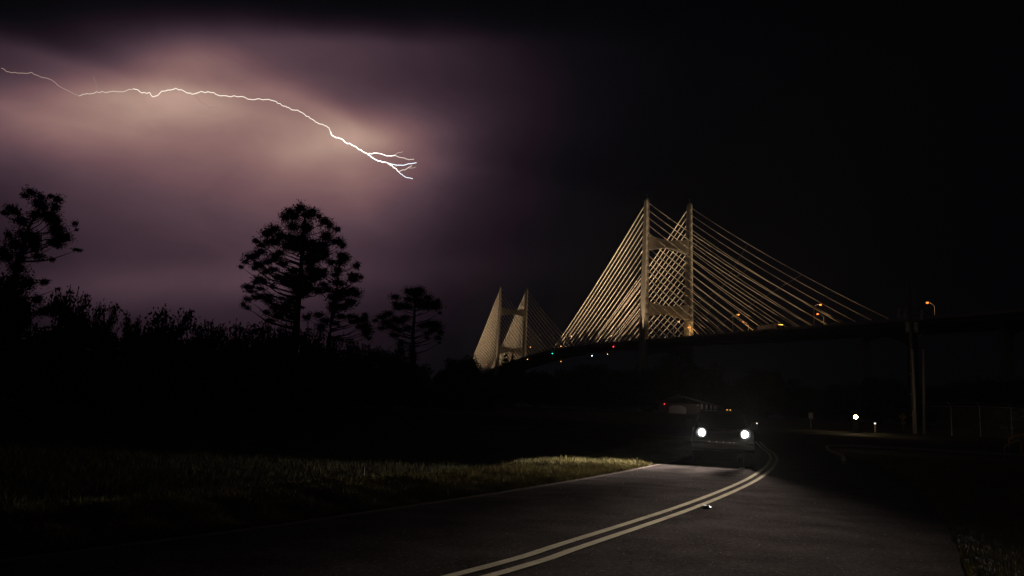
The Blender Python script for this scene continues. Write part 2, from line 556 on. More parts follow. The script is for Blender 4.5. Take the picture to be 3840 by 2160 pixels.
# ------------------------------------------------------------------ grass
def grass(name, label, n, side, near, far, y0, y1, h, m, clump=1.0):
    """blades along one side of the road, as real triangles"""
    c = CENTRE; nr_ = normals(c)
    sel = np.where((c[:, 1] > y0) & (c[:, 1] < y1))[0]
    seglen = np.linalg.norm(np.gradient(c, axis=0), axis=1)[sel]
    w = seglen / np.maximum(4, np.hypot(c[sel, 0], c[sel, 1])) ** 0.8
    idx = rng.choice(sel, n, p=w / w.sum())
    tt = rng.random(n)
    nxt = np.minimum(idx + 1, len(c) - 1)
    p = c[idx] * (1 - tt[:, None]) + c[nxt] * tt[:, None]
    d = near + (far - near) * rng.random(n) ** 1.6
    p = p + nr_[idx] * (side * d)[:, None]
    # clumpiness
    ph = np.sin(p[:, 0] * 2.3 + 1.3 * np.sin(p[:, 1] * 1.1)) * np.cos(p[:, 1] * 1.9 + np.sin(p[:, 0] * .9 + 2)) + 0.6 * np.sin(p[:, 0] * 6.1 + p[:, 1] * 4.3)
    hh = h * (0.45 + 0.55 * rng.random(n)) * (1 + 0.45 * clump * ph) * (0.55 + 0.45 * np.clip((d - near) / 0.6, 0, 1))
    hh = np.clip(hh, 0.03, None)
    ang = rng.random(n) * 2 * np.pi
    wd = 0.004 + 0.006 * rng.random(n)
    lean = rng.normal(0, 0.42, (n, 2)) * hh[:, None]
    z = gz(p[:, 0], p[:, 1]) - 0.015
    ax = np.stack([np.cos(ang), np.sin(ang)], 1) * wd[:, None]
    A = np.column_stack([p - ax, z]); B = np.column_stack([p + ax, z])
    mid = p + lean * 0.4
    C1 = np.column_stack([mid + ax * .7, z + hh * .6]); D1 = np.column_stack([mid - ax * .7, z + hh * .6])
    T = np.column_stack([p + lean, z + hh])
    V_ = np.stack([A, B, C1, D1, T], 1).reshape(-1, 3)
    me = bpy.data.meshes.new(name)
    me.vertices.add(n * 5); me.vertices.foreach_set('co', V_.astype(np.float32).ravel())
    base = np.arange(n)[:, None] * 5
    loops = np.concatenate([base + np.array([0, 1, 2, 3]), base + np.array([3, 2, 4])], 1).astype(np.int32)
    me.loops.add(n * 7); me.loops.foreach_set('vertex_index', loops.ravel())
    me.polygons.add(n * 2)
    st = (np.arange(n)[:, None] * 7 + np.array([0, 4])).astype(np.int32)
    me.polygons.foreach_set('loop_start', st.ravel())
    me.update(calc_edges=True); me.validate()
    me.materials.append(m)
    o = link(name, me); o['kind'] = 'stuff'
    return tag(o, label, 'grass')


grass('verge_grass', 'dry tufted grass on the left verge, lit by the headlights', 150000, -1, 3.38, 7.6, 3, 48, 0.16, M['grass'])
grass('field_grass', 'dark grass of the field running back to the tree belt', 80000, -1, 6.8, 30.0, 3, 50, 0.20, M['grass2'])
grass('roadside_grass', 'dim grass on the right verge beyond the dark lane', 45000, 1, 3.92, 12.0, 2, 46, 0.16, M['grass'])

# ------------------------------------------------------------------ cable-stayed bridge
BX, BY, BA = 98.93, 497.84, 0.2468
SPAN, SIDE, HW = 396.0, 193.0, 15.0


def deck_z(s):
    d = abs(s - 198.0)
    return 55.5 - (0.0435 * d * d / 232.0 if d < 116 else 0.0435 * (d - 58.0))


def bridge_world(t, s, z):
    return Vector((BX - s * math.sin(BA) + t * math.cos(BA), BY + s * math.cos(BA) + t * math.sin(BA), z))


bridge = thing('cable_stayed_bridge', 'huge concrete cable-stayed bridge with floodlit fans of stays and two H-shaped towers', 'bridge', (BX, BY, 0), BA)
S_ALL = np.arange(-420, 761, 10.0)
sec = [(-16.2, -0.05), (-16.2, 0.0), (16.2, 0.0), (16.2, -0.35), (15.6, -0.5), (15.2, -1.75), (13.6, -1.75), (13.0, -0.5), (-13.0, -0.5), (-13.6, -1.75), (-15.2, -1.75), (-15.6, -0.5), (-16.2, -0.35)]


def loft(section, ss_, zf):
    mb = MB(); n = len(section)
    vs = [(q[0], s, zf(s) + q[1]) for s in ss_ for q in section]
    fs = [(i * n + k, i * n + (k + 1) % n, (i + 1) * n + (k + 1) % n, (i + 1) * n + k) for i in range(len(ss_) - 1) for k in range(n)]
    fs += [tuple(range(n)), tuple(reversed(range((len(ss_) - 1) * n, len(ss_) * n)))]
    return mb.add(vs, fs)


deck = loft(sec, S_ALL, deck_z).build('deck', M['concrete_dark'], bridge)
for sd in (-1, 1):
    bs = [(sd * 15.9, 0.003), (sd * 15.45, 0.003), (sd * 15.6, 0.35), (sd * 15.66, 0.95), (sd * 15.86, 0.95)]
    loft(bs, S_ALL, deck_z).build('barrier', M['concrete'], deck)
for s in np.arange(-410, 751, 20.0):               # floor beams under the slab
    if abs(s) < 3 or abs(s - SPAN) < 3: continue
    mb = MB(); z = deck_z(s)
    mb.box(-13.4, 13.4, s - 0.25, s + 0.25, z - 1.6, z - 0.45)
    mb.build('floor_beam', M['concrete_dark'], deck)


def leg_at(z):
    """half sizes of a tower leg (across, along) and its centre offset at height z"""
    k = (z - 49.4) / 92.0
    return 1.35 - 0.35 * k, 4.5 - 2.35 * k, HW + 0.35 - 0.3 * k


TOP = 141.4
for ti, s0 in enumerate((0.0, SPAN)):
    tw = MB()
    # tower is one part: under-deck strut as its own mesh, legs and beams as sub-parts
    zlo, zd = 2.0, deck_z(s0)
    hb = MB()
    def haunch(mb, zc, dc, de, th, half):
        """cross beam, deep at the legs and slim at mid width"""
        n = 12; pts_t = []; pts_b = []
        for i in range(n + 1):
            x = -half + 2 * half * i / n
            k = abs(x) / half
            hgt = dc + (de - dc) * k ** 1.25
            pts_t.append((x, zc + hgt / 2 * 0.85)); pts_b.append((x, zc - hgt / 2 * 1.15))
        mb.prism(pts_t + pts_b[::-1], 'y', s0 - th, s0 + th)
    haunch(hb, zd - 4.0, 3.2, 10.0, 2.4, HW - 1.2)
    tower = hb.build('tower', M['concrete'], bridge)
    for zc in (113.0, 70.2):
        q = MB(); haunch(q, zc, 4.4, 9.8, 1.9 if zc > 100 else 2.6, HW - (0.6 if zc > 100 else 0.9))
        q.build('cross_beam', M['concrete'], tower)
    for sd in (-1, 1):
        mb = MB(); zs = [zlo, 25.0, zd - 2.0, 60, 80, 100, 120, TOP - 1.2, TOP]
        rings = []
        for z in zs:
            a, b, c = leg_at(z)
            if z > TOP - 0.5: a -= 0.3; b -= 0.5
            ch = 0.28
            x = sd * c
            rings.append([(x - a + ch, s0 - b, z), (x + a - ch, s0 - b, z), (x + a, s0 - b + ch, z), (x + a, s0 + b - ch, z), (x + a - ch, s0 + b, z), (x - a + ch, s0 + b, z), (x - a, s0 + b - ch, z), (x - a, s0 - b + ch, z)])
        n = 8
        vs = [v for r in rings for v in r]
        fs = [(i * n + k, i * n + (k + 1) % n, (i + 1) * n + (k + 1) % n, (i + 1) * n + k) for i in range(len(rings) - 1) for k in range(n)]
        fs += [tuple(range(n)), tuple(range((len(rings) - 1) * n, len(rings) * n))]
        mb.add(vs, fs)
        lg = mb.build('leg', M['concrete'], tower)
        am = MB(); am.tube([(sd * 15.05, s0, TOP - 0.05), (sd * 15.05, s0, TOP + 3.2)], 0.12, 6)
        am.build('lightning_rod', M['galv'], tower)
        # saddle housings, one per stay level, proud of the faces the stays leave from
        hs = MB()
        for i in range(18):
            z = 138.3 - 4.9 * i
            a, b, c = leg_at(z)
            for sg in (-1, 1):
                hs.box(sd * c - a * 0.75, sd * c + a * 0.75, s0 + sg * (b - 0.02), s0 + sg * (b + 0.5), z - 1.5, z + 0.9)
        hs.build('stay_anchorage', M['concrete_dark'], tower)['kind'] = 'stuff'

NST = 18
for s0 in (0.0, SPAN):
    for sd in (-1, 1):
        for sg in (-1, 1):
            for i in range(NST):
                zt = 138.3 - 4.9 * i
                a, b, c = leg_at(zt)
                sb = s0 + sg * (SIDE - 10.55 * i)
                zb = deck_z(sb) + 0.5
                p = Vector((0, s0 + sg * b, zt)); q = Vector((0, sb, zb))
                L = (q - p).length
                sag = 2.7 * (L / 205.0) ** 2
                mb = MB(); ns = 4 + int(L / 18)
                for off in (-0.21, 0.21):
                    pts = []
                    for k in range(ns + 1):
                        t = k / ns
                        w = p.lerp(q, t)
                        pts.append((sd * (c + (15.0 - c) * t) + off, w.y, w.z - 4 * sag * t * (1 - t)))
                    mb.tube(pts, 0.105, 5, cap=False)
                mb.build('stay_cable', M['stay'], bridge, smooth=True)
            # slack cross ties clipped to the stays
            for fr in (0.36, 0.62):
                mb = MB(); pts = []
                for i in range(0, NST - 4):
                    zt = 138.3 - 4.9 * i
                    a, b, c = leg_at(zt); sb = s0 + sg * (SIDE - 10.55 * i)
                    p = Vector((sd * c, s0 + sg * b, zt)); q = Vector((sd * 15.0, sb, deck_z(sb)))
                    L = (q - p).length
                    pts.append(p.lerp(q, fr) - Vector((0, 0, 4 * 2.7 * (L / 205.0) ** 2 * fr * (1 - fr))))
                mb.tube(pts, 0.06, 4)
                mb.build('cross_tie', M['tie'], bridge)

# piers that carry the approach spans
for s, kind in ((-198.0, 0), (-262.0, 1), (-330.0, 1), (594.0, 0), (655.0, 1)):
    z = deck_z(s) - 1.75
    hb = MB(); n = 12; pt = []; pb = []
    for i in range(n + 1):
        x = -12.5 + 25.0 * i / n
        kx = abs(x) / 12.5
        pt.append((x, z - 0.02)); pb.append((x, z - 2.0 - 4.2 * kx ** 1.8))
    hb.prism(pt + pb[::-1], 'y', s - 1.3, s + 1.3)
    pier = hb.build('pier', M['concrete_dark'], bridge)
    for sd in (-1, 1):
        mb = MB()
        mb.hexa([(sd * 11 - 2.0, s - 1.7, 1.0), (sd * 11 + 2.0, s - 1.7, 1.0), (sd * 11 + 2.0, s + 1.7, 1.0), (sd * 11 - 2.0, s + 1.7, 1.0)],
                [(sd * 11 - 1.4, s - 1.2, z - 3.0), (sd * 11 + 1.4, s - 1.2, z - 3.0), (sd * 11 + 1.4, s + 1.2, z - 3.0), (sd * 11 - 1.4, s + 1.2, z - 3.0)])
        mb.build('column', M['concrete_dark'], pier)

# floodlights on the deck edge: they light the stays and the legs from below
WARM = (1.0, 0.72, 0.45)
FLOOD = 1.0


def floodlight(t, s, power, spot, l0, pw=1.6):
    """narrow up-light on an outrigger: strongest straight up, weaker towards the deck"""
    z = deck_z(s) + 0.03
    mb = MB()
    mb.box(t - 0.35, t + 0.35, s - 0.25, s + 0.25, z - 0.02, z + 0.3)
    mb.box(min(t, math.copysign(15.9, t)), max(t, math.copysign(15.9, t)), s - 0.1, s + 0.1, z - 0.25, z - 0.03)
    f = mb.build('floodlight', M['black'], bridge)
    o = lamp('floodlight_beam', 'SPOT', f, (t, s, z + 0.5), power, WARM, 0.2, spot, 0.6)
    o.rotation_euler = (math.pi, 0, 0)
    o.data.use_nodes = True
    G = NG(o.data.node_tree); e = o.data.node_tree.nodes['Emission']
    sx = G.node('ShaderNodeSeparateXYZ'); G.link(G.node('ShaderNodeTexCoord').outputs['Normal'], sx.inputs[0])
    lat = G.m('DIVIDE', G.m('ABSOLUTE', sx.outputs[0]), G.m('MAXIMUM', G.m('ABSOLUTE', sx.outputs[2]), 0.05))
    G.link(G.m('MINIMUM', G.m('POWER', G.m('DIVIDE', l0, G.m('MAXIMUM', lat, 0.005)), pw), 1.0), e.inputs['Strength'])


for s0 in (0.0, SPAN):
    for sd in (-1, 1):
        for sg in (-1, 1):
            pw_ = 150000 if sg == 1 else 88000                   # lamps of the approach side burn dimmer
            if s0 == SPAN: pw_ = 95000 if sg == 1 else 40000
            for k in range(9):
                floodlight(sd * 18.6, s0 + sg * (14.0 + 21.1 * k), pw_ * min(2.0, 0.9 + 0.7 * k), 100, 0.05, 1.8)
        floodlight(sd * 18.2, s0 - 1.5, 230000 if s0 == 0 else 110000, 24, 0.05)

# street lamps on both edges of the deck
LAMP_G = 'street lamps along the bridge deck'


def street_lamp(label, side, s, mtl, power, col):
    z = deck_z(s)
    o = thing('street_lamp', label, 'street lamp', bridge_world(0, s, z), BA, LAMP_G)
    x = side * 14.6
    mb = MB(); mb.tube([(x, 0, 0.0), (x, 0, 4.5), (x, 0, 8.9)], [0.14, 0.12, 0.09], 7); mb.build('pole', M['galv'], o)
    mb = MB(); mb.tube([(x, 0, 8.8), (x - side * 0.8, 0, 9.6), (x - side * 1.9, 0, 10.1), (x - side * 2.9, 0, 10.25)], 0.07, 6); mb.build('arm', M['galv'], o)
    hx = x - side * 3.2
    mb = MB(); mb.box(hx - 0.45, hx + 0.45, -0.2, 0.2, 10.22, 10.42); mb.build('lamp_head', M['galv'], o, bevel=0.05)
    mb = MB(); mb.ball((hx, 0, 10.06), 0.50, 8, 6, 0.75); mb.build('lens', mtl, o)
    lamp('lamp_light', 'POINT', o, (hx, 0, 9.4), power, col, 0.15)
    mb = MB(); mb.box(x - 0.2, x + 0.2, -0.2, 0.2, 0.003, 0.3); mb.build('base', M['galv'], o)


SOD = (1.0, 0.55, 0.2)
for label, side, s, mt_, pw in [
    ('street lamp on the near deck edge closest to the right end of the stays', -1, -172, 'sodium', 700),
    ('street lamp on the near deck edge above the white truck trailer', -1, -106.5, 'sodium', 700),
    ('street lamp in front of the lower cross beam of the near tower', -1, -40.5, 'sodium2', 600),
    ('orange-haloed lamp on the far deck edge of the approach, past the last stay', 1, -206, 'sodium', 900),
    ('street lamp with its arm to the left, lowest of the pair at the right end', 1, -138, 'sodium', 900),
    ('street lamp with its arm to the left, lower one beside the white trailer', 1, -72.5, 'sodium', 1100),
    ('orange street lamp touching the right leg of the near tower', 1, -7.5, 'sodium', 1600),
    ('street lamp above the deck between the near tower stays, upper left', -1, 154, 'sodium2', 400),
    ('big white street lamp halfway along the left stays of the near tower', 1, 123, 'sodium2', 900),
    ('street lamp at the foot of the leftmost stays of the near tower', 1, 251, 'sodium2', 700),
    ('amber street lamp low among the right stays of the far tower', 1, 314.5, 'sodium', 300),
    ('white street lamp at the foot of the right leg of the far tower', 1, 384, 'sodium2', 300),
    ('pale street lamp standing clear right of the far tower', -1, 276, 'sodium2', 200),
    ('amber street lamp on the lower cross beam of the far tower', -1, 343, 'sodium', 300),
    ('amber street lamp among the leftmost stays of the far tower', -1, 468, 'sodium', 300),
]:
    street_lamp(label, side, s, M[mt_], pw, SOD if mt_ == 'sodium' else (1.0, 0.78, 0.5))

# navigation and maintenance lamps under the deck
for label, t, s, h, mt_ in [
    ('green navigation lamp under the middle of the main span', -15.5, 191, -2.6, 'nav_green'),
    ('red navigation lamp under the deck left of the near tower', -15.5, 50.5, -2.3, 'nav_red'),
    ('blue-white lamp hanging under the main span', 15.0, 175.5, -3.4, 'nav_white'),
    ('amber lamp under the main span right of the blue-white one', 15.0, 139.5, -3.5, 'nav_amber'),
    ('amber lamp under the main span left of the blue-white one', 15.0, 260.5, -3.3, 'nav_amber'),
    ('amber lamp under the deck beside the far tower', -15.5, 270, -2.4, 'nav_amber'),
]:
    z = deck_z(s)
    o = thing('navigation_lamp', label, 'lamp', bridge_world(t, s, z + h), BA, 'lamps under the bridge deck')
    mb = MB(); mb.tube([(0, 0, 0.15), (0, 0, -h - 0.4 if t > 0 else -h - 1.5)], 0.06, 5); mb.build('hanger', M['black'], o)
    mb = MB(); mb.ball((0, 0, -0.1), 0.30, 7, 5); mb.build('lens', M[mt_], o)

# ------------------------------------------------------------------ lorry on the bridge
zt = deck_z(-128)
lorry = thing('box_lorry', 'white box trailer lorry with amber roof lamps crossing the bridge', 'lorry', bridge_world(-7.5, -119.0, zt), BA + math.pi)
mb = MB(); mb.box(-1.28, 1.28, 0.0, 15.2, 1.15, 4.05); mb.build('trailer', M['white'], lorry, bevel=0.05)
mb = MB(); mb.prism([(16.2, 0.7), (18.2, 0.7), (20.6, 0.7), (20.7, 1.7), (18.9, 1.95), (18.4, 2.9), (17.9, 3.3), (16.2, 3.45)], 'x', -1.2, 1.2); cab = mb.build('cab', M['car'], lorry, bevel=0.08)
mb = MB(); mb.hexa([(-1.05, 18.95, 2.0), (1.05, 18.95, 2.0), (1.0, 18.5, 2.85), (-1.0, 18.5, 2.85)], [(-1.05, 18.99, 2.0), (1.05, 18.99, 2.0), (1.0, 18.54, 2.85), (-1.0, 18.54, 2.85)]); mb.build('windscreen', M['glass'], cab)
for x in (-0.9, -0.3, 0.3, 0.9):
    mb = MB(); mb.ball((x, 18.05, 3.36), 0.14, 6, 4); mb.build('marker_lamp', M['truck_amber'], cab)
mb = MB(); mb.ball((1.2, 15.25, 4.1), 0.15, 6, 4); mb.build('marker_lamp', M['truck_amber'], lorry)
mb = MB(); mb.box(-0.5, 0.5, 0.2, 19.8, 0.75, 1.1); mb.build('chassis', M['black'], lorry)
for y in (1.6, 2.9, 14.6, 15.9, 19.4):
    for x in (-1.05, 1.05):
        mb = MB(); mb.tube([(x - 0.17, y, 0.5), (x + 0.17, y, 0.5)], 0.5, 14); w = mb.build('wheel', M['rubber'], lorry)

# ------------------------------------------------------------------ foliage
def leaf_cloud(blobs, dens, size, flat=0.0, tuft=False):
    """triangular leaf faces spread through ellipsoids (x,y,z,rx,ry,rz); returns verts, faces"""
    P = []
    for (x, y, z, rx, ry, rz_) in blobs:
        n = max(10, int(dens * (rx * ry * rz_) ** 0.6667))
        d = rng.normal(size=(n, 3)); d /= np.linalg.norm(d, axis=1)[:, None]
        r = np.clip(np.abs(rng.normal(0, 0.62, n)), 0, 1.45) if tuft else rng.random(n) ** 0.42
        r *= 1 + 0.22 * np.sin(d[:, 0] * 5 + x) * np.sin(d[:, 2] * 6 + z + d[:, 1] * 4)
        P.append(np.column_stack([x + d[:, 0] * rx * r, y + d[:, 1] * ry * r, z + d[:, 2] * rz_ * r]))
    P = np.concatenate(P); n = len(P)
    a = rng.normal(size=(n, 3)); a /= np.linalg.norm(a, axis=1)[:, None]
    b = rng.normal(size=(n, 3)); b -= a * np.sum(a * b, 1)[:, None]; b /= np.linalg.norm(b, axis=1)[:, None]
    sz = size * (0.55 + 0.9 * rng.random(n))[:, None]
    w = 0.28 if tuft else 0.5
    V_ = np.stack([P - b * sz * w, P + a * sz * 0.9, P + b * sz * w, P - a * sz * 0.9], 1).reshape(-1, 3)
    return V_


def leaf_mesh(name, V_, m):
    n = len(V_) // 4
    me = bpy.data.meshes.new(name)
    me.vertices.add(n * 4); me.vertices.foreach_set('co', V_.astype(np.float32).ravel())
    me.loops.add(n * 4); me.loops.foreach_set('vertex_index', np.arange(n * 4, dtype=np.int32))
    me.polygons.add(n); me.polygons.foreach_set('loop_start', (np.arange(n) * 4).astype(np.int32))
    me.update(calc_edges=True)
    me.materials.append(m)
    return me


def pine(label, Y, org, scale, trunk, clumps, r0, dens=2000, leaf=0.135, spread=0.75, base_v=None):
    """pine built from its own limbs: trunk points and clump spots are given on the plane Y, then spread in depth"""
    X = lambda q: at(org[0] + q[0] / scale, org[1] + q[1] / scale, Y)
    mpp = Y / CAM_F / scale
    tp = [X(q) for q in trunk]
    root = Vector((tp[0].x, Y, float(gz(tp[0].x, Y))))
    tp = [root + Vector((0, 0, -0.2))] + tp
    o = thing('pine_tree', label, 'pine tree', root, 0, 'pine trees standing above the tree belt')
    tl = [p - root for p in tp]
    rad = [r0 * (1.15 if i == 0 else 1.0 - 0.80 * i / (len(tl) - 1)) for i in range(len(tl))]
    mb = MB(); mb.tube(tl, rad, 9)
    blobs = []
    cx_ = tl[len(tl) // 2].x
    for (u, v, rx, ry) in clumps:
        p = X((u, v)) - root
        # closest trunk height a bit below the clump
        zt_ = max(tl[1].z, p.z - abs(p.x - cx_) * 0.35 - 0.5)
        for i in range(len(tl) - 1):
            if tl[i].z <= zt_ <= tl[i + 1].z or i == len(tl) - 2:
                t = min(1, max(0, (zt_ - tl[i].z) / max(0.01, tl[i + 1].z - tl[i].z))); bp = tl[i].lerp(tl[i + 1], t); rr = rad[i] + (rad[i + 1] - rad[i]) * t
                break
        reach = abs(p.x - bp.x)
        dy = random.gauss(0, 1) * (0.35 + spread * max(0.0, 2.2 - 0.35 * reach))
        p = Vector((p.x, p.y + dy, p.z))
        mid = bp.lerp(p, 0.55) + Vector((0, 0, -0.10 * reach))
        mb.tube([bp, mid, p], [min(rr * 0.4, 0.03 + 0.022 * reach), 0.02 + 0.009 * reach, 0.01], 5, cap=False)
        blobs.append((p.x, p.y, p.z, rx * mpp * 1.16, rx * mpp * 1.3, ry * mpp * 1.25))
    mb.build('trunk', M['bark'], o, smooth=True)
    V_ = leaf_cloud(blobs, dens, leaf, tuft=True)
    link('crown', leaf_mesh('pine_crown', V_, M['pine']), o)
    return o


PINE_A = [(600,185,45,35),(560,180,30,30),(660,190,50,35),(500,200,35,25),(450,230,45,40),(540,240,60,40),(700,215,25,20),(760,270,60,35),(800,300,30,30),(700,290,55,35),(350,310,50,35),(330,350,30,30),(350,390,50,35),(420,380,60,40),(500,300,60,45),(580,300,40,45),(650,340,60,40),(740,350,55,35),(860,335,30,25),(840,390,40,35),(780,390,40,30),(890,445,30,25),(905,470,20,15),(850,440,40,20),(480,380,60,45),(560,380,60,50),(620,410,60,45),(700,440,60,30),(760,460,50,25),(250,435,30,20),(280,460,40,20),(330,440,40,25),(390,440,60,35),(460,450,60,40),(540,460,60,50),(620,480,60,45),(690,500,50,30),(760,500,40,25),(180,545,45,25),(140,580,30,18),(105,620,20,14),(230,540,40,25),(290,520,50,30),(350,520,50,30),(410,510,40,25),(230,600,45,28),(270,620,40,22),(320,590,40,20),(220,630,25,18),(400,590,50,18),(450,605,50,22),(500,640,50,30),(340,630,50,18),(600,560,50,50),(660,570,55,40),(720,590,50,35),(640,640,50,35),(560,680,50,40),(480,690,50,30),(330,675,40,20),(380,690,50,22),(430,720,50,25),(240,710,40,22),(290,740,50,26),(220,740,30,18),(340,760,30,18),(160,780,30,15),(200,790,50,18),(260,790,40,16),(180,810,40,14),(540,740,60,45),(600,740,60,40),(670,720,50,35),(700,680,50,30),(640,800,50,35),(700,800,50,30),(750,780,45,25),(560,810,60,40),(480,830,45,20),(150,870,35,20),(125,915,25,20),(160,940,25,14),(210,850,45,20),(270,850,40,18),(330,850,40,20),(350,890,45,20),(410,860,35,16),(420,910,50,32),(480,880,45,30),(450,950,60,32),(380,940,40,30),(400,1000,60,28),(340,990,30,20),(470,1000,40,28),(350,1040,40,15),(580,940,30,25),(610,950,15,10),(620,850,40,25)]
PINE_B = [(890,530,45,30),(850,560,50,30),(930,570,50,30),(985,600,30,25),(1000,585,20,20),(820,600,40,25),(800,560,40,30),(760,560,40,30),(700,660,50,22),(660,690,30,16),(750,690,50,28),(800,700,50,28),(840,680,40,25),(910,680,40,22),(960,700,40,18),(1010,710,50,20),(1050,715,25,14),(1010,740,40,12),(880,760,60,35),(940,790,60,35),(990,820,40,28),(850,810,50,30),(910,820,60,25),(730,740,50,22),(770,770,40,22),(830,870,40,25),(890,880,60,30),(950,890,50,30),(990,910,25,15),(840,940,40,30),(900,950,60,30),(960,960,40,22),(870,1000,50,20),(940,990,50,18),(820,960,25,30),(740,1010,45,20),(700,1050,40,25),(760,1040,50,26),(690,1090,30,15),(730,1080,40,20),(820,1050,40,18),(1000,1020,40,18),(1050,1020,40,22),(1080,1000,25,14),(1060,1070,45,28),(1080,1110,45,30),(1100,1150,35,28),(1110,1180,20,15),(1050,1100,30,20),(980,1050,40,14)]
PINE_C = [(1470,820,60,30),(1430,830,40,28),(1520,835,45,28),(1400,860,40,25),(1560,860,40,25),(1460,860,50,25),(1320,870,40,20),(1300,900,28,20),(1350,900,45,26),(1600,890,45,28),(1640,890,22,16),(1620,930,45,25),(1550,910,45,26),(1490,910,45,22),(1400,920,45,22),(1330,940,40,20),(1570,950,40,20),(1650,975,18,10),(1260,990,40,22),(1200,1010,45,22),(1150,1040,22,14),(1290,1020,50,24),(1230,1050,50,20),(1200,1100,30,16),(1340,1040,45,20),(1370,1000,40,18),(1280,1090,50,18),(1330,1110,45,18),(1390,1090,40,16),(1550,1060,45,20),(1600,1060,50,24),(1530,1090,45,16),(1640,1090,40,22),(1660,1130,25,22),(1600,1110,45,20),(1630,1160,30,18),(1310,1160,40,16),(1340,1210,35,28),(1350,1270,30,28),(1570,1150,30,14),(1560,1180,20,12),(1650,1210,15,10),(1440,1270,30,40),(1445,1330,35,40)]
PINE_D = [(300,180,45,30),(350,200,50,35),(440,200,45,35),(470,215,25,20),(260,210,35,20),(300,250,50,40),(380,270,60,40),(440,270,40,40),(290,330,60,45),(380,350,60,45),(460,300,25,20),(220,320,50,40),(130,310,50,35),(60,300,35,20),(20,310,20,15),(30,270,20,12),(90,350,40,15),(470,370,60,35),(530,380,22,25),(500,410,50,30),(550,435,18,10),(430,440,60,40),(350,440,60,45),(280,440,60,40),(470,500,55,35),(400,510,60,38),(520,540,20,30),(480,600,50,28),(540,600,40,13),(430,570,45,28),(300,540,60,38),(330,600,40,22),(230,530,60,45),(150,500,50,45),(60,510,35,35),(50,580,35,30),(160,600,70,55),(250,600,50,38),(40,650,45,40),(120,690,60,45),(220,660,50,38),(280,670,25,20),(200,740,70,45),(270,750,35,28),(240,820,70,45),(300,840,40,24),(340,900,40,28),(280,920,60,38),(180,900,70,65),(400,940,20,9),(230,980,60,38),(330,1060,50,38),(250,1080,80,55),(380,1120,50,38),(400,1160,35,22),(130,1050,100,75),(50,950,60,75),(330,1150,60,38)]
pine('tallest pine, broad layered crown against the lightning glow', 92.0, (850, 700), 2.07, [(540, 1110), (550, 950), (565, 800), (580, 600), (590, 450), (600, 300), (610, 200)], PINE_A, 0.46)
pine('slender leaning pine just right of the tallest pine', 86.0, (850, 700), 2.07, [(795, 1180), (812, 1050), (840, 900), (860, 750), (875, 620), (890, 540)], PINE_B, 0.30)
pine('small round-topped pine standing alone left of the far bridge tower', 112.0, (850, 700), 2.07, [(1450, 1380), (1447, 1230), (1445, 1130), (1455, 1040), (1460, 940), (1470, 850)], PINE_C, 0.42)
pine('ragged pine leaning right at the left edge of the picture', 72.0, (0, 650), 2.229, [(85, 1150), (95, 980), (125, 800), (200, 600), (240, 450), (300, 350), (350, 230)], PINE_D, 0.34)


def shrub_mesh(k, twiggy):
    """rounded broadleaf crown of unit height and about unit width, lumpy, reaching to the ground"""
    r = random.Random(40 + k)
    blobs = [(0, 0, 0.42, 0.40, 0.40, 0.42)]
    for i in range(22):
        th = r.uniform(0, 2 * math.pi); z = r.uniform(0.12, 0.86)
        q = 0.44 * math.sqrt(max(0.05, 1 - ((z - 0.35) / 0.68) ** 2)) * r.uniform(0.65, 1.05)
        s = r.uniform(0.09, 0.19)
        blobs.append((q * math.cos(th), q * math.sin(th), z, s * 1.2, s * 1.2, s))
    V1 = leaf_cloud(blobs, 9000, 0.026)
    V2 = leaf_cloud([(0, 0, 0.40, 0.33, 0.33, 0.36)], 3000, 0.085)
    tw = []
    for i in range(twiggy):
        th = r.uniform(0, 2 * math.pi); q = r.uniform(0.05, 0.40)
        z0 = 0.35 + 0.5 * math.sqrt(max(0, 1 - (q / 0.47) ** 2))
        for j in range(7):
            f = j / 6
            tw.append((q * math.cos(th) * (1 + .25 * f), q * math.sin(th) * (1 + .25 * f), z0 + f * r.uniform(.07, .16), 0.016 * (1.3 - f), 0.016 * (1.3 - f), 0.016))
    V3 = leaf_cloud(tw, 30000, 0.014) if tw else np.zeros((0, 3))
    return leaf_mesh('shrub_crown', np.concatenate([V1, V2, V3]), M['leaf'])


SHRUB = [shrub_mesh(0, 6), shrub_mesh(1, 3), shrub_mesh(2, 10), shrub_mesh(3, 0)]
_tm = MB()
_tm.tube([(0, 0, -0.05), (0.01, 0.0, 0.25), (0.03, 0.01, 0.6)], [0.035, 0.028, 0.012], 7)
for th in (0.4, 2.3, 4.2, 5.4):
    _tm.tube([(0.01, 0, 0.22), (0.14 * math.cos(th), 0.14 * math.sin(th), 0.42), (0.27 * math.cos(th), 0.27 * math.sin(th), 0.66)], [0.018, 0.012, 0.005], 5)
TRUNK = _tm.mesh('shrub_trunk', M['bark'], True)
nshrub = [0]


def shrub(label, px, py_top, hw, Y, var, group, cat='tree', name='broadleaf_tree', stretch=1.0):
    top = at(px, py_top, Y)
    z0 = float(gz(top.x, Y))
    h = (top.z - z0) / 0.93
    w = 2.0 * hw / CAM_F * Y * 1.02
    o = thing(name, label, cat, (top.x, Y, z0), random.uniform(0, 6.28), group)
    o.scale = (w, w * stretch, h)
    link('trunk', TRUNK, o)
    link('crown', SHRUB[var], o)
    nshrub[0] += 1
    return o


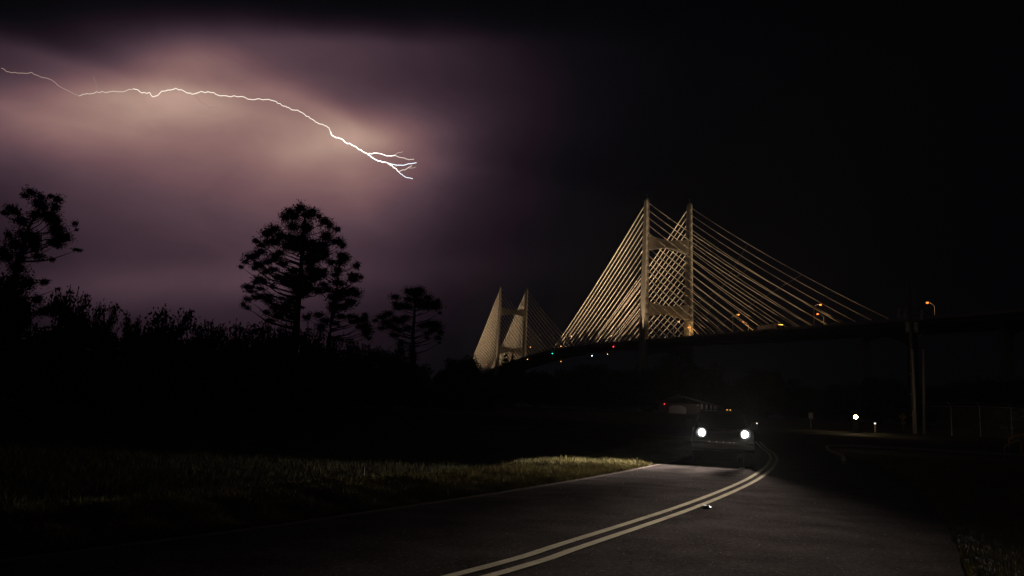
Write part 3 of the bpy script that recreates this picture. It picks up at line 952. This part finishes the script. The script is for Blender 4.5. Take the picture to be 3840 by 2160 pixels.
G1 = 'dark trees and bushes of the belt behind the field'
for row in [
    ('dark broad bush behind the ragged pine at the left edge', 10, 1038, 120, 62, 1),
    ('pointed leafy tree right of the ragged pine', 275, 1085, 82, 60, 0),
    ('rounded tree between the pointed tree and the long low hump', 398, 1150, 62, 66, 2),
    ('small bush in the gap left of the long low hump', 500, 1186, 38, 58, 3),
    ('long low humped bush in the middle of the left tree belt', 640, 1172, 120, 60, 2),
    ('low spiky bush right of the long low hump', 785, 1208, 80, 64, 0),
    ('low bush directly left of the tallest pine trunk', 900, 1222, 90, 70, 2),
    ('thick bush around the foot of the tallest pine', 1030, 1222, 95, 74, 1),
    ('bush between the trunks of the tallest and the slender pine', 1165, 1226, 72, 76, 0),
    ('bush sloping down right of the slender pine', 1275, 1268, 80, 78, 2),
    ('dark bush below the left boughs of the small round-topped pine', 1375, 1295, 78, 84, 0),
    ('ivy-like bush hugging the small round-topped pine trunk', 1480, 1318, 72, 92, 1),
    ('low bush right of the small round-topped pine trunk', 1575, 1368, 66, 96, 3),
    ('lowest bush of the belt, left of the round oak', 1655, 1395, 52, 110, 0),
]:
    shrub(row[0], row[1], row[2], row[3], row[4], row[5], G1)
shrub('round-crowned oak overlapping the left stays of the far tower', 1733, 1340, 74, 135, 3, None)
shrub('twiggy sapling in front of the foot of the far tower', 1906, 1328, 34, 140, 2, None, 'sapling', 'sapling')
G2 = 'front row of shrubs below the tree belt'
for i, (px, top, hw, Y, where) in enumerate([
    (-60, 1210, 170, 50, 'in the bottom left corner of the tree belt'),
    (170, 1235, 150, 50, 'in front of the ragged pine trunk'),
    (380, 1270, 140, 51, 'below the arching leafy shoot'),
    (580, 1280, 140, 52, 'in front of the left half of the long low hump'),
    (770, 1290, 140, 54, 'in front of the low spiky bush'),
    (960, 1300, 140, 56, 'left of the tallest pine, in front of its bushes'),
    (1130, 1320, 130, 58, 'straight below the tallest pine trunk'),
    (1290, 1350, 120, 62, 'straight below the slender leaning pine'),
    (1430, 1385, 110, 66, 'left below the small round-topped pine'),
    (1560, 1420, 100, 72, 'right below the small round-topped pine'),
    (1690, 1425, 90, 80, 'below the round-crowned oak'),
    (1800, 1420, 90, 90, 'below the left foot of the far bridge stays')]):
    shrub('black shrub ' + where, px, top, hw, Y, i % 4, G2, 'shrub', 'shrub')
G3 = 'trees of the dark line under the bridge'
for i, (px, top, hw, Y, where) in enumerate([
    (1905, 1402, 80, 150, 'just below the foot of the far tower'),
    (2010, 1396, 75, 170, 'under the deck right of the far tower'),
    (2110, 1388, 80, 160, 'below the left amber lamp of the main span'),
    (2225, 1368, 85, 165, 'below the blue-white lamp of the main span'),
    (2330, 1390, 75, 185, 'left of the near tower, below the red navigation lamp'),
    (2430, 1385, 80, 232, 'at the foot of the left leg of the near tower'),
    (2525, 1338, 70, 226, 'between the legs of the near tower, tallest under the deck'),
    (2640, 1362, 75, 236, 'at the foot of the right leg of the near tower'),
    (2745, 1425, 70, 230, 'low behind the pickup roof'),
    (2860, 1388, 80, 190, 'right of the pickup, below the lorry on the bridge'),
    (2965, 1428, 75, 200, 'left of the small pale sign, low in the woods'),
    (3075, 1448, 80, 180, 'behind the small pale rectangular sign'),
    (3185, 1436, 80, 190, 'directly behind the bright globe lamp'),
    (3300, 1418, 85, 170, 'between the globe lamps and the diamond sign'),
    (3420, 1450, 80, 160, 'directly behind the tall utility pole'),
    (3540, 1440, 100, 150, 'behind the left end of the chain-link fence'),
    (3680, 1420, 110, 140, 'behind the middle of the chain-link fence'),
    (3820, 1430, 120, 130, 'at the right edge behind the yellow pipe barrier')]):
    shrub('dark tree ' + where, px, top, hw, Y, i % 4, G3)

# arching vine shoot on the left skyline
vp = [at(400 + q[0], 1150 + q[1], 60) for q in ((0, 10), (25, 2), (45, 4), (58, 14), (68, 28), (74, 42))]
mb = MB(); mb.tube(vp, [0.05, 0.045, 0.04, 0.03, 0.02, 0.01], 5)
V_ = leaf_cloud([(p.x, p.y, p.z, 0.16, 0.16, 0.12) for p in vp], 900, 0.08)
vs = thing('arching_shoot', 'arching leafy shoot drooping over the left skyline', 'branch', (vp[0].x, 60, vp[0].z))
for nm, me in (('stem', mb.mesh('shoot_stem', M['bark'])), ('leaves', leaf_mesh('shoot_leaves', V_, M['leaf']))):
    for v in me.vertices: v.co -= Vector((vp[0].x, 60, vp[0].z))
    link(nm, me, vs)

# ------------------------------------------------------------------ lightning
def bolt_pts(px, Y0, jit, sub=3):
    out = []
    for i in range(len(px)):
        x, y = px[i]
        out.append((x / 1.5153, 150 + y / 1.5153))
        if i < len(px) - 1:
            x2, y2 = px[i + 1]
            L = math.hypot(x2 - x, y2 - y)
            for k in range(1, sub):
                t = k / sub
                out.append(((x + (x2 - x) * t + random.uniform(-1, 1) * jit * L * 0.06) / 1.5153, 150 + (y + (y2 - y) * t + random.uniform(-1, 1) * jit * L * 0.10) / 1.5153))
    yy = Y0
    P = []
    for (x, y) in out:
        yy += random.uniform(-9, 9)
        P.append(at(x, y, yy))
    return P


bolt = thing('lightning_bolt', 'bright forked lightning bolt arching across the storm sky', 'lightning', at(1000, 420, 3700))
BW = {k: emis('lightning_%s' % k, c, s) for k, c, s in (('dim', (1.0, 0.70, 0.60), 0.40), ('soft', (1.0, 0.80, 0.68), 0.70), ('bright', (1.0, 0.89, 0.75), 1.15), ('core', (1.0, 0.94, 0.82), 2.6), ('blue', (0.84, 0.92, 1.0), 1.7), ('faint', (1.0, 0.74, 0.64), 0.30))}


def bolt_part(name, px, key, r0, r1, jit=1.0):
    P = bolt_pts(px, 3700, jit)
    P = [p - bolt.location for p in P]
    mb = MB(); n = len(P)
    mb.tube(P, [r0 + (r1 - r0) * i / (n - 1) for i in range(n)], 6)
    mb.build(name, BW[key], bolt)


bolt_part('channel', [(8, 160), (50, 181), (100, 188), (180, 184), (230, 210), (295, 228), (345, 268), (385, 287), (420, 307), (448, 318)], 'dim', 1.4, 1.7)
bolt_part('channel', [(448, 318), (480, 308), (510, 307), (550, 294), (600, 299), (670, 294), (720, 287), (758, 277)], 'soft', 1.7, 1.9)
bolt_part('channel', [(758, 277), (785, 284), (805, 301), (850, 298), (866, 322), (890, 318), (920, 290), (940, 290), (985, 280), (998, 274), (1045, 290), (1070, 302), (1100, 307)], 'bright', 1.9, 2.0)
bolt_part('channel', [(1100, 307), (1130, 298), (1180, 294), (1215, 299), (1250, 317), (1310, 323), (1375, 321), (1420, 337), (1495, 340), (1525, 337), (1570, 350), (1600, 370)], 'bright', 2.0, 1.8)
bolt_part('channel', [(1600, 370), (1630, 382), (1665, 398), (1690, 398), (1730, 422), (1765, 447), (1790, 462), (1810, 475), (1845, 487), (1870, 500), (1877, 520)], 'bright', 1.8, 2.2)
bolt_part('channel', [(1877, 520), (1885, 540), (1910, 555), (1940, 562), (1960, 580), (2000, 597), (2030, 613), (2060, 633), (2088, 646)], 'core', 2.3, 2.7)
bolt_part('channel', [(2088, 646), (2110, 665), (2140, 682), (2170, 693), (2195, 696)], 'core', 2.7, 2.2)
bolt_part('fork', [(2088, 646), (2125, 642), (2170, 648), (2245, 655)], 'core', 2.0, 1.7)
bolt_part('fork', [(2245, 655), (2255, 645), (2288, 634)], 'soft', 1.2, 0.8)
bolt_part('fork', [(2245, 655), (2265, 665), (2300, 671), (2325, 681), (2352, 676)], 'bright', 1.5, 1.0)
bolt_part('fork', [(2195, 696), (2240, 708), (2290, 712), (2335, 703), (2366, 697)], 'blue', 2.0, 1.5)
bolt_part('fork', [(2195, 696), (2220, 712), (2245, 728), (2263, 747)], 'core', 1.9, 1.7)
bolt_part('fork', [(2263, 747), (2285, 764), (2305, 780), (2325, 783), (2345, 788)], 'blue', 1.7, 1.3)
bolt_part('fork', [(2263, 747), (2300, 738), (2315, 728), (2340, 713)], 'bright', 1.4, 1.1)
bolt_part('fork', [(2315, 728), (2340, 727), (2362, 722)], 'soft', 1.0, 0.8)
bolt_part('fork', [(2200, 703), (2230, 718), (2255, 720)], 'soft', 1.0, 0.7)
bolt_part('branch', [(550, 294), (546, 270), (550, 262), (540, 232), (530, 205)], 'faint', 0.9, 0.6)
bolt_part('branch', [(1100, 307), (1118, 325), (1140, 352), (1165, 366), (1185, 381), (1215, 384), (1245, 391)], 'faint', 1.2, 0.8)

# ------------------------------------------------------------------ oncoming pickup
def dipped(o):
    """dipped-beam pattern: a cut-off at the horizon, strong far ahead, weaker close to the bumper and to the sides"""
    d = o.data; d.use_nodes = True
    G = NG(d.node_tree); e = d.node_tree.nodes['Emission']
    sx = G.node('ShaderNodeSeparateXYZ'); G.link(G.node('ShaderNodeTexCoord').outputs['Normal'], sx.inputs[0])
    x, y, z = sx.outputs
    fw = G.m('MAXIMUM', G.m('ABSOLUTE', z), 0.05)
    hor = G.m('SQRT', G.m('ADD', G.m('MULTIPLY', x, x), G.m('MULTIPLY', z, z)))
    dn = G.m('DIVIDE', G.m('MULTIPLY', y, -1.0), G.m('MAXIMUM', hor, 0.05))          # tangent of the angle below the horizon
    ver = G.m('MINIMUM', G.m('POWER', G.m('DIVIDE', 0.066, G.m('MAXIMUM', dn, 0.02)), 2.1), 1.0)
    cut = G.node('ShaderNodeMapRange', interpolation_type='SMOOTHSTEP')
    cut.inputs[1].default_value = -0.03; cut.inputs[2].default_value = 0.03; cut.inputs[3].default_value = 0.0; cut.inputs[4].default_value = 1.0
    G.link(dn, cut.inputs[0])
    lat = G.m('ADD', G.m('DIVIDE', x, fw), LAT0)
    l2 = G.m('MULTIPLY', lat, lat)
    gs = G.m('POWER', 2.718, G.m('MULTIPLY', l2, -72.0))
    kerb = G.node('ShaderNodeMapRange', interpolation_type='SMOOTHSTEP')                 # spill to the kerb side
    kerb.inputs[1].default_value = 0.12; kerb.inputs[2].default_value = 0.7; kerb.inputs[3].default_value = 0.0; kerb.inputs[4].default_value = KERB
    G.link(lat, kerb.inputs[0])
    far_ = G.node('ShaderNodeMapRange', interpolation_type='SMOOTHSTEP')
    far_.inputs[1].default_value = 0.36; far_.inputs[2].default_value = 0.80; far_.inputs[3].default_value = 1.0; far_.inputs[4].default_value = 0.08
    G.link(lat, far_.inputs[0])
    dnc = G.m('MAXIMUM', dn, 0.01)
    nr_ = G.node('ShaderNodeMapRange', interpolation_type='SMOOTHSTEP')
    nr_.inputs[1].default_value = 0.13; nr_.inputs[2].default_value = 0.24; G.link(dn, nr_.inputs[0])
    reach = G.m('MAXIMUM', far_.outputs[0], nr_.outputs[0])
    shp = G.m('MULTIPLY', G.m('POWER', G.m('MINIMUM', G.m('DIVIDE', dnc, 0.11), 1.0), 2.2), G.m('POWER', G.m('MINIMUM', G.m('DIVIDE', 0.13, dnc), 1.0), 2.2))
    spill = G.m('MULTIPLY', G.m('MULTIPLY', kerb.outputs[0], reach), shp)
    glare = G.m('MULTIPLY', G.m('POWER', 2.718, G.m('MULTIPLY', l2, -1.5)), G.m('SUBTRACT', 1.0, cut.outputs[0]))
    st_ = G.m('ADD', G.m('MULTIPLY', G.m('ADD', G.m('MULTIPLY', ver, gs), spill), cut.outputs[0]), G.m('MULTIPLY', glare, GLARE))
    G.link(st_, e.inputs['Strength'])
    return o


LAT0, KERB, GLARE = -0.035, 0.52, 0.13
CX, CY = 7.75, 28.9
HEAD_W = 42000.0
car = thing('pickup_truck', 'dark pickup truck coming down the road with both headlights on', 'pickup truck', (CX, CY, 0.0), math.radians(180 - 13))
# local: +y forward, x to the vehicle's own right is +x
W = 0.98
mb = MB()
mb.prism([(-2.9, 0.55), (-1.9, 0.50), (1.6, 0.50), (2.35, 0.52), (2.48, 0.62), (2.50, 0.95), (2.42, 1.14), (2.10, 1.20), (1.00, 1.24), (0.72, 1.25), (-2.85, 1.22), (-2.92, 0.9)], 'x', -W, W)
body = mb.build('body', M['car'], car, smooth=False, bevel=0.07)
mb = MB()
mb.hexa([(-0.93, -1.25, 1.22), (0.93, -1.25, 1.22), (0.93, 0.95, 1.22), (-0.93, 0.95, 1.22)], [(-0.70, -1.05, 1.85), (0.70, -1.05, 1.85), (0.72, 0.10, 1.85), (-0.72, 0.10, 1.85)])
cabin = mb.build('cabin', M['car'], car, bevel=0.06)
mb = MB(); mb.hexa([(-0.84, 0.915, 1.27), (0.84, 0.915, 1.27), (0.68, 0.185, 1.80), (-0.68, 0.185, 1.80)], [(-0.84, 0.945, 1.275), (0.84, 0.945, 1.275), (0.68, 0.205, 1.815), (-0.68, 0.205, 1.815)]); mb.build('windscreen', M['glass'], cabin)
for sd in (-1, 1):
    mb = MB(); mb.hexa([(sd * 0.915, -1.1, 1.30), (sd * 0.915, 0.70, 1.30), (sd * 0.745, 0.12, 1.77), (sd * 0.745, -0.98, 1.77)], [(sd * 0.935, -1.1, 1.305), (sd * 0.935, 0.70, 1.305), (sd * 0.765, 0.12, 1.775), (sd * 0.765, -0.98, 1.775)]); mb.build('side_window', M['glass'], cabin)
mb = MB(); mb.tube([(-0.70, 0.14, 1.865), (-0.4, 0.16, 1.885), (0.4, 0.16, 1.885), (0.70, 0.14, 1.865)], 0.02, 6); mb.build('visor_strip', M['chrome'], cabin)
for x in (-0.22, -0.33):
    mb = MB(); mb.ball((x, 0.18, 1.89), 0.022, 6, 4); mb.build('roof_marker', M['amber'], cabin)
mb = MB()
mb.box(-0.52, 0.52, 2.47, 2.535, 0.86, 1.10)
gr = mb.build('grille', M['black'], car)
for z in (0.90, 0.98, 1.06):
    q = MB(); q.box(-0.54, 0.54, 2.53, 2.55, z - 0.012, z + 0.012); q.build('grille_bar', M['car'], gr)
mb = MB(); mb.prism([(2.40, 0.50), (2.56, 0.52), (2.62, 0.60), (2.62, 0.74), (2.52, 0.80), (2.40, 0.80)], 'x', -0.99, 0.99); bp = mb.build('bumper', M['car'], car, bevel=0.03)
mb = MB(); mb.box(-0.62, 0.62, 2.615, 2.632, 0.735, 0.752); mb.build('bumper_trim', M['chrome'], bp)
for x in (0.45, 0.22, 0.0, -0.2, -0.34):
    q = MB(); q.ball((x, 2.60, 0.80), 0.011, 6, 4); q.build('bumper_marker', M['pale_marker'], bp)
mb = MB(); mb.box(-0.16, 0.16, 2.615, 2.635, 0.56, 0.70); mb.build('number_plate', M['black'], bp)
for sd in (-1, 1):
    # lens drops towards the grille, like a swept rectangle
    q = MB()
    xi, xo = sd * 0.63, sd * 0.91
    ring = []
    for k in range(16):
        th = 2 * math.pi * k / 16
        cx_, cz_ = math.cos(th), math.sin(th)
        rr = 0.108 / max(1e-6, (abs(cx_) ** 3.2 + abs(cz_) ** 3.2)) ** (1 / 3.2)
        px_ = sd * 0.70 + rr * cx_
        ring.append((px_, 1.085 + rr * cz_ + (0.028 * (abs(px_) - 0.70) / 0.108 if cz_ < 0 else 0), 2.545 - 0.2 * (abs(px_) - 0.59)))
    q.add([(a, c - 0.07, b) for a, b, c in ring] + [(a, c, b) for a, b, c in ring] + [(sd * 0.70, 2.56, 1.085)],
          [(k, (k + 1) % 16, 16 + (k + 1) % 16, 16 + k) for k in range(16)] + [(16 + k, 16 + (k + 1) % 16, 32) for k in range(16)] + [tuple(range(16))])
    hd = q.build('headlight', M['headlamp'], car)
    q = MB(); vs_ = []
    for r_, y_ in ((0.100, 2.515), (0.125, 2.528), (0.155, 2.552), (0.185, 2.590), (0.192, 2.590), (0.192, 2.50)):
        vs_ += [(sd * 0.70 + r_ * math.cos(2 * math.pi * k / 20), y_, 1.085 + r_ * math.sin(2 * math.pi * k / 20)) for k in range(20)]
    q.add(vs_, [(i * 20 + k, i * 20 + (k + 1) % 20, (i + 1) * 20 + (k + 1) % 20, (i + 1) * 20 + k) for i in range(5) for k in range(20)])
    q.build('halo_bowl', M['halo_bowl_mat'], hd, smooth=True)  # bowl added to catch the lens light and read as a halo
    q = MB(); q.box(sd * 0.70 - 0.15, sd * 0.70 + 0.15, 2.38, 2.45, 0.95, 1.21); q.build('headlight_housing', M['black'], hd)
    dipped(lamp('headlight_beam', 'SPOT', hd, (sd * 0.70, 2.70, 1.05), HEAD_W, (1.0, 0.92, 0.80), 0.06, 162, 0.15, (0.0, 1.0, 0.0)))
    q = MB(); q.tube([(sd * 0.70, 2.60, 0.66), (sd * 0.70, 2.635, 0.66)], 0.06, 12); q.build('fog_lamp', M['black'], bp)
    q = MB(); q.prism([(sd * 0.95, 1.26), (sd * 1.04, 1.24), (sd * 1.22, 1.28), (sd * 1.23, 1.48), (sd * 1.05, 1.50), (sd * 1.0, 1.34)], 'y', 0.62, 0.76)
    mr_ = q.build('mirror', M['car'], car, bevel=0.02)
    if sd == -1:
        q = MB(); q.ball((sd * 1.20, 0.77, 1.46), 0.025, 6, 4); q.build('mirror_glint', M['pale_marker'], mr_)  # glint on the mirror, put in as a glowing ball
    q = MB(); q.box(sd * 0.985, sd * 1.0, 0.05, 0.3, 1.08, 1.12); q.build('door_handle', M['chrome'], car)
    for y in (1.62, -1.95):
        q = MB(); q.tube([(sd * 0.70, y, 0.40), (sd * 0.98, y, 0.40)], 0.40, 20); wh = q.build('wheel', M['rubber'], car, bevel=0.03)
        q = MB(); q.tube([(sd * 0.96, y, 0.40), (sd * 0.995, y, 0.40)], 0.25, 16); q.build('rim', M['chrome'], wh)
mb = MB(); mb.box(-0.85, 0.85, -2.8, -1.35, 0.9, 1.26); mb.build('cargo_bed', M['black'], car)

# ------------------------------------------------------------------ house at the far side
hp = at(2560, 1552, 200.0)
house = thing('bungalow', 'low bungalow with a shallow gable roof and porch posts beyond the pickup', 'house', (hp.x, 200.0, float(gz(0, 200))), math.radians(-24))
mb = MB(); mb.box(-6.0, 4.4, 0.0, 8.0, 0, 2.6); mb.build('wall', M['siding'], house)
mb = MB(); mb.prism([(-7.2, 2.55), (-1.0, 4.6), (8.4, 2.3), (8.4, 2.18), (-1.0, 4.45), (-7.2, 2.40)], 'y', -1.2, 9.2); mb.build('roof', M['roof'], house)
for x in (4.9, 6.0, 7.1, 8.1):
    q = MB(); q.box(x - 0.16, x + 0.16, -0.9, -0.58, 0, 2.62 - (x - 4.9) * 0.12); q.build('porch_post', M['white'], house)
q = MB(); q.prism([(-3.4, 0.0), (0.9, 0.0), (0.9, 1.5), (-0.2, 2.05), (-2.6, 2.05), (-3.4, 1.6)], 'y', -0.28, -0.03); q.build('garage_door', M['white'], house)
q = MB(); q.ball((-4.6, -0.25, 2.3), 0.09, 6, 4); q.build('porch_or_added_lamp', M['red_lamp'], house)
q = MB(); q.ball((3.9, -1.0, 2.25), 0.07, 6, 4); pl_ = q.build('porch_or_added_lamp', M['pale_marker'], house)  # invented lens, added to go with the house light below
lamp('added_house_light', 'POINT', pl_, (3.2, -4.5, 3.4), 45, (1.0, 0.74, 0.62), 0.2)  # added light to brighten the house front, no known lamp

# ------------------------------------------------------------------ poles, signs and lamps by the cross street
def base_at(px, Y):
    p = at(px, 1620, Y)
    return Vector((p.x, Y, float(gz(p.x, Y))))


b = base_at(3430, 70.0)
up = thing('utility_pole', 'tall utility pole with cross-arm transformers and a pale conduit up its foot', 'utility pole', b)
topp = at(3408, 1060, 70.0) - b
mb = MB(); mb.tube([(0, 0, -0.3), topp * 0.5, topp], [0.19, 0.155, 0.11], 10); mb.build('shaft', M['wood'], up, smooth=True)
lean = topp.x / topp.z
zc_ = 7.4
mb = MB(); mb.tube([(lean * 0 - 0.02, -0.25, 0.0), (lean * zc_ - 0.02, -0.22, zc_)], 0.11, 10); mb.build('conduit', M['pvc'], up, smooth=True)
mb = MB(); mb.tube([(-0.19, -0.20, 0.0), (-0.19 + lean * 2, -0.19, 2.0)], 0.035, 8); mb.build('ground_wire_guard', M['pvc'], up, smooth=True)
for z in (1.6, 3.4, 5.2):
    q = MB(); q.tube([(lean * z - 0.03, 0, z), (lean * z - 0.03, 0, z + 0.05)], 0.37, 14); q.build('band', M['galv'], up)
za = 10.6
q = MB(); q.box(lean * za - 1.25, lean * za + 1.25, -0.25, -0.14, za, za + 0.11); q.build('cross_arm', M['wood'], up)
for x in (-1.1, -0.55, 0.95):
    q = MB(); q.tube([(lean * za + x, -0.2, za - 0.55), (lean * za + x, -0.2, za + 0.35)], [0.10, 0.07], 8); q.build('cutout_insulator', M['galv'], up)
for x in (-0.45, 0.45):
    q = MB(); q.tube([(lean * 9.6 + x * 0.8, -0.30, 8.9), (lean * 9.6 + x * 0.8, -0.30, 9.8)], 0.20, 12); q.build('transformer_can', M['galv'], up)
q = MB(); q.tube([(lean * 8.2, 0, 8.2), (lean * 8.2 + 0.5, 0, 8.25), (lean * 8.2 + 1.2, 0, 9.1)], 0.03, 5); q.build('stand_off_bracket', M['galv'], up)

b2 = base_at(3466, 74.0)
sp_ = thing('short_pole', 'shorter bare pole right of the tall utility pole', 'pole', b2)
t2 = at(3463, 1308, 74.0) - b2
mb = MB(); mb.tube([(0, 0, -0.3), t2], [0.14, 0.11], 9); mb.build('shaft', M['pvc'], sp_, smooth=True)
for k, z in enumerate((0.93, 0.85, 0.77)):
    q = MB(); q.tube([t2 * z, t2 * z + Vector((-0.75, -1.6, 0.18))], 0.018, 5); q.build('guy_wire', M['galv'], sp_)

# chain-link fence
F0, F1 = base_at(3470, 71.0), base_at(3990, 58.0)
fl = (F1 - F0); fl.z = 0
FL = fl.length
fence = thing('chain_link_fence', 'dark chain-link fence with barbed-wire arms right of the poles', 'fence', F0, math.atan2(fl.y, fl.x))
HF = 2.5
zs = lambda x: float(gz(0, F0.y + fl.y * x / FL)) - F0.z
for i in range(int(FL / 3) + 1):
    x = i * 3.0
    q = MB(); q.tube([(x, 0, zs(x) - 0.2), (x, 0, zs(x) + HF), (x - 0.0, -0.32, zs(x) + HF + 0.34)], 0.035, 6); q.build('post', M['galv'], fence)
for dz_, dy_ in ((HF - 0.02, 0), (HF + 0.16, -0.14), (HF + 0.30, -0.28)):
    q = MB(); q.tube([(x, dy_, zs(x) + dz_) for x in np.linspace(0, FL, 9)], 0.02 if dy_ == 0 else 0.006, 5); q.build('rail' if dy_ == 0 else 'barbed_wire', M['galv'], fence)
q = MB()
for i in range(-int(HF / 0.12), int(FL / 0.12)):
    for sg in (1, -1):
        x0 = i * 0.12 if sg > 0 else i * 0.12 + HF
        pa, pb = (x0, 0.0), (x0 + sg * HF, HF)
        if min(pa[0], pb[0]) < 0 or max(pa[0], pb[0]) > FL: continue
        za_, zb_ = zs(pa[0]) + 0.04, zs(pb[0]) + HF
        q.add([(pa[0] - .004, 0, za_), (pa[0] + .004, 0, za_), (pb[0] + .004, 0, zb_), (pb[0] - .004, 0, zb_)], [(0, 1, 2, 3)])
mesh_ = q.build('wire_mesh', M['galv'], fence); mesh_['kind'] = 'stuff'

# yellow diamond turn sign
b3 = base_at(3388, 100.0)
sg_ = thing('turn_sign', 'yellow diamond right-turn arrow sign with a small plate below', 'road sign', b3, math.radians(-26))
sc = at(3388, 1563, 100.0) - b3
zc3 = sc.z
q = MB(); q.box(-0.03, 0.03, 0.0, 0.05, 0, zc3 + 0.5); q.build('post', M['galv'], sg_)
q = MB(); q.prism([(0, zc3 - 0.46), (0.46, zc3), (0, zc3 + 0.46), (-0.46, zc3)], 'y', -0.02, -0.004); pn = q.build('panel', M['sign_yellow'], sg_)
q = MB(); q.prism([(-0.19, zc3 - 0.20), (-0.09, zc3 - 0.20), (-0.09, zc3 + 0.06), (0.07, zc3 + 0.06), (0.07, zc3 - 0.02), (0.23, zc3 + 0.11), (0.07, zc3 + 0.24), (0.07, zc3 + 0.16), (-0.19, zc3 + 0.16)], 'y', -0.03, -0.022); q.build('arrow', M['black'], pn)
q = MB(); q.box(-0.23, 0.23, -0.02, -0.004, zc3 - 0.98, zc3 - 0.52); pl = q.build('speed_plate', M['sign_yellow'], sg_)
for x0_, x1_, z0_, z1_ in ((-0.12, -0.05, -0.80, -0.60), (0.01, 0.13, -0.80, -0.60), (-0.15, 0.15, -0.92, -0.87)):
    q = MB(); q.box(x0_, x1_, -0.03, -0.022, zc3 + z0_, zc3 + z1_); q.build('marking', M['black'], pl)

b4 = base_at(3041, 75.0)
s4 = thing('small_sign', 'small pale rectangular sign on a thin post left of the bright post lamp', 'road sign', b4, math.radians(-18))
z4 = (at(3041, 1558, 75.0) - b4).z
q = MB(); q.box(-0.025, 0.025, 0, 0.04, 0, z4 + 0.2); q.build('post', M['galv'], s4)
q = MB(); q.box(-0.19, 0.19, -0.02, -0.004, z4 - 0.26, z4 + 0.26); q.build('panel', M['sign_white'], s4)

# bright post lamp and the little lamp to its right
def post_lamp(label, px, py, Y, r, mtl, power, col, post_w):
    b_ = base_at(px, Y)
    o = thing('post_lamp', label, 'lamp', b_)
    h = (at(px, py, Y) - b_).z
    q = MB(); q.box(-post_w, post_w, -post_w, post_w, -0.1, h - r * 1.6); q.build('post', M['brick'], o, bevel=0.02)
    q = MB(); q.box(-post_w * 1.25, post_w * 1.25, -post_w * 1.25, post_w * 1.25, h - r * 1.6, h - r * 1.2); q.build('cap', M['kerb'], o)
    q = MB(); q.ball((0, 0, h), r, 10, 7, 0.9); q.build('globe', mtl, o)
    return o


post_lamp('bright warm globe lamp on a pale post beside the cross street', 3210, 1564, 62.5, 0.15, M['white_lamp'], 70, (1.0, 0.80, 0.52), 0.16)
post_lamp('small dim globe lamp right of the bright post lamp', 3282, 1588, 66.0, 0.075, M['pale_marker'], 6, (1.0, 0.85, 0.6), 0.05)

# yellow pipe barrier at the right edge
b5 = base_at(3815, 48.0)
pb = thing('pipe_barrier', 'yellow bent-pipe barrier at the right edge of the picture', 'barrier', b5, math.radians(-28))
for x, w_, h_ in ((0.0, 0.9, 1.25), (-0.45, 0.5, 0.75)):
    q = MB(); q.tube([(x - w_ / 2, 0, -0.2), (x - w_ / 2, 0, h_ - 0.15), (x - w_ / 2 + 0.12, 0, h_), (x + w_, 0, h_ + 0.35), (x + w_ + 0.1, 0, h_ + 0.2), (x + w_ + 0.1, 0, -0.2)], 0.045, 8); q.build('pipe', M['pipe_yellow'], pb, smooth=True)

# ------------------------------------------------------------------ litter on the road
d0 = Vector((3.49, 13.91, 0))
lt = thing('crushed_carton', 'small flattened white carton lying beside the double yellow line', 'litter', (3.49, 13.9, 0.002), math.radians(-6))
q = MB(); q.hexa([(-0.055, -0.04, 0), (0.055, -0.035, 0), (0.05, 0.045, 0), (-0.06, 0.04, 0)], [(-0.05, -0.035, 0.028), (0.05, -0.03, 0.022), (0.045, 0.04, 0.03), (-0.055, 0.036, 0.034)]); q.build('box', M['white'], lt, bevel=0.004)
q = MB(); q.hexa([(0.05, -0.035, 0.0), (0.085, -0.02, 0.0), (0.085, 0.02, 0.0), (0.05, 0.04, 0.0)], [(0.05, -0.035, 0.016), (0.088, -0.02, 0.006), (0.088, 0.02, 0.006), (0.05, 0.04, 0.02)]); q.build('flap', M['white'], lt)
st = thing('paper_scrap', 'tiny pale scrap lying left of the top of the double line', 'litter', (7.65, 25.9, 0.002), 0.3)
q = MB(); q.hexa([(-0.08, -0.02, 0), (0.07, -0.03, 0), (0.08, 0.03, 0), (-0.07, 0.03, 0)], [(-0.08, -0.02, 0.02), (0.07, -0.03, 0.03), (0.08, 0.03, 0.02), (-0.07, 0.03, 0.03)]); q.build('sheet', M['white'], st)
q = MB()
for i in range(420):
    k = random.randrange(20, len(CENTRE) - 12)
    off = random.uniform(-3.2, 3.7)
    p = CENTRE[k] + normals(CENTRE)[k] * off + np.array([random.uniform(-.4, .4), random.uniform(-.4, .4)])
    r_ = random.choice((0.003, 0.004, 0.005, 0.007))
    q.ball((p[0], p[1], r_ * 0.5), r_, 5, 3)
gr_ = q.build('loose_grit', M['stone']); gr_['kind'] = 'stuff'; tag(gr_, 'pale loose grit scattered over the asphalt', 'grit')
stk = thing('dry_stalk', 'single pale dry stalk standing in the left verge grass', 'plant', (-2.75, 16.0, 0))
q = MB(); q.tube([(0, 0, -0.02), (0.004, 0, 0.16), (0.0, 0.004, 0.30)], [0.007, 0.006, 0.003], 5); q.build('stem', M['stone'], stk)
print('objects', len(bpy.data.objects), 'shrubs', nshrub[0])

# ------------------------------------------------------------------ damp night air
HAZE = 3.0e-5
if HAZE > 0:
    mb = MB(); mb.box(-3150, 3150, -330, 3150, -1.5, 175)
    hz = mb.build('haze', None); hz['kind'] = 'stuff'; tag(hz, 'thin damp night air over the whole scene', 'haze')
    hm = bpy.data.materials.new('damp_air'); hm.use_nodes = True
    hm.node_tree.nodes.clear()
    pv = hm.node_tree.nodes.new('ShaderNodeVolumePrincipled'); pv.inputs['Density'].default_value = HAZE
    pv.inputs['Color'].default_value = (0.92, 0.92, 0.96, 1); pv.inputs['Anisotropy'].default_value = 0.45
    mo = hm.node_tree.nodes.new('ShaderNodeOutputMaterial'); hm.node_tree.links.new(pv.outputs[0], mo.inputs['Volume'])
    hz.data.materials.append(hm)
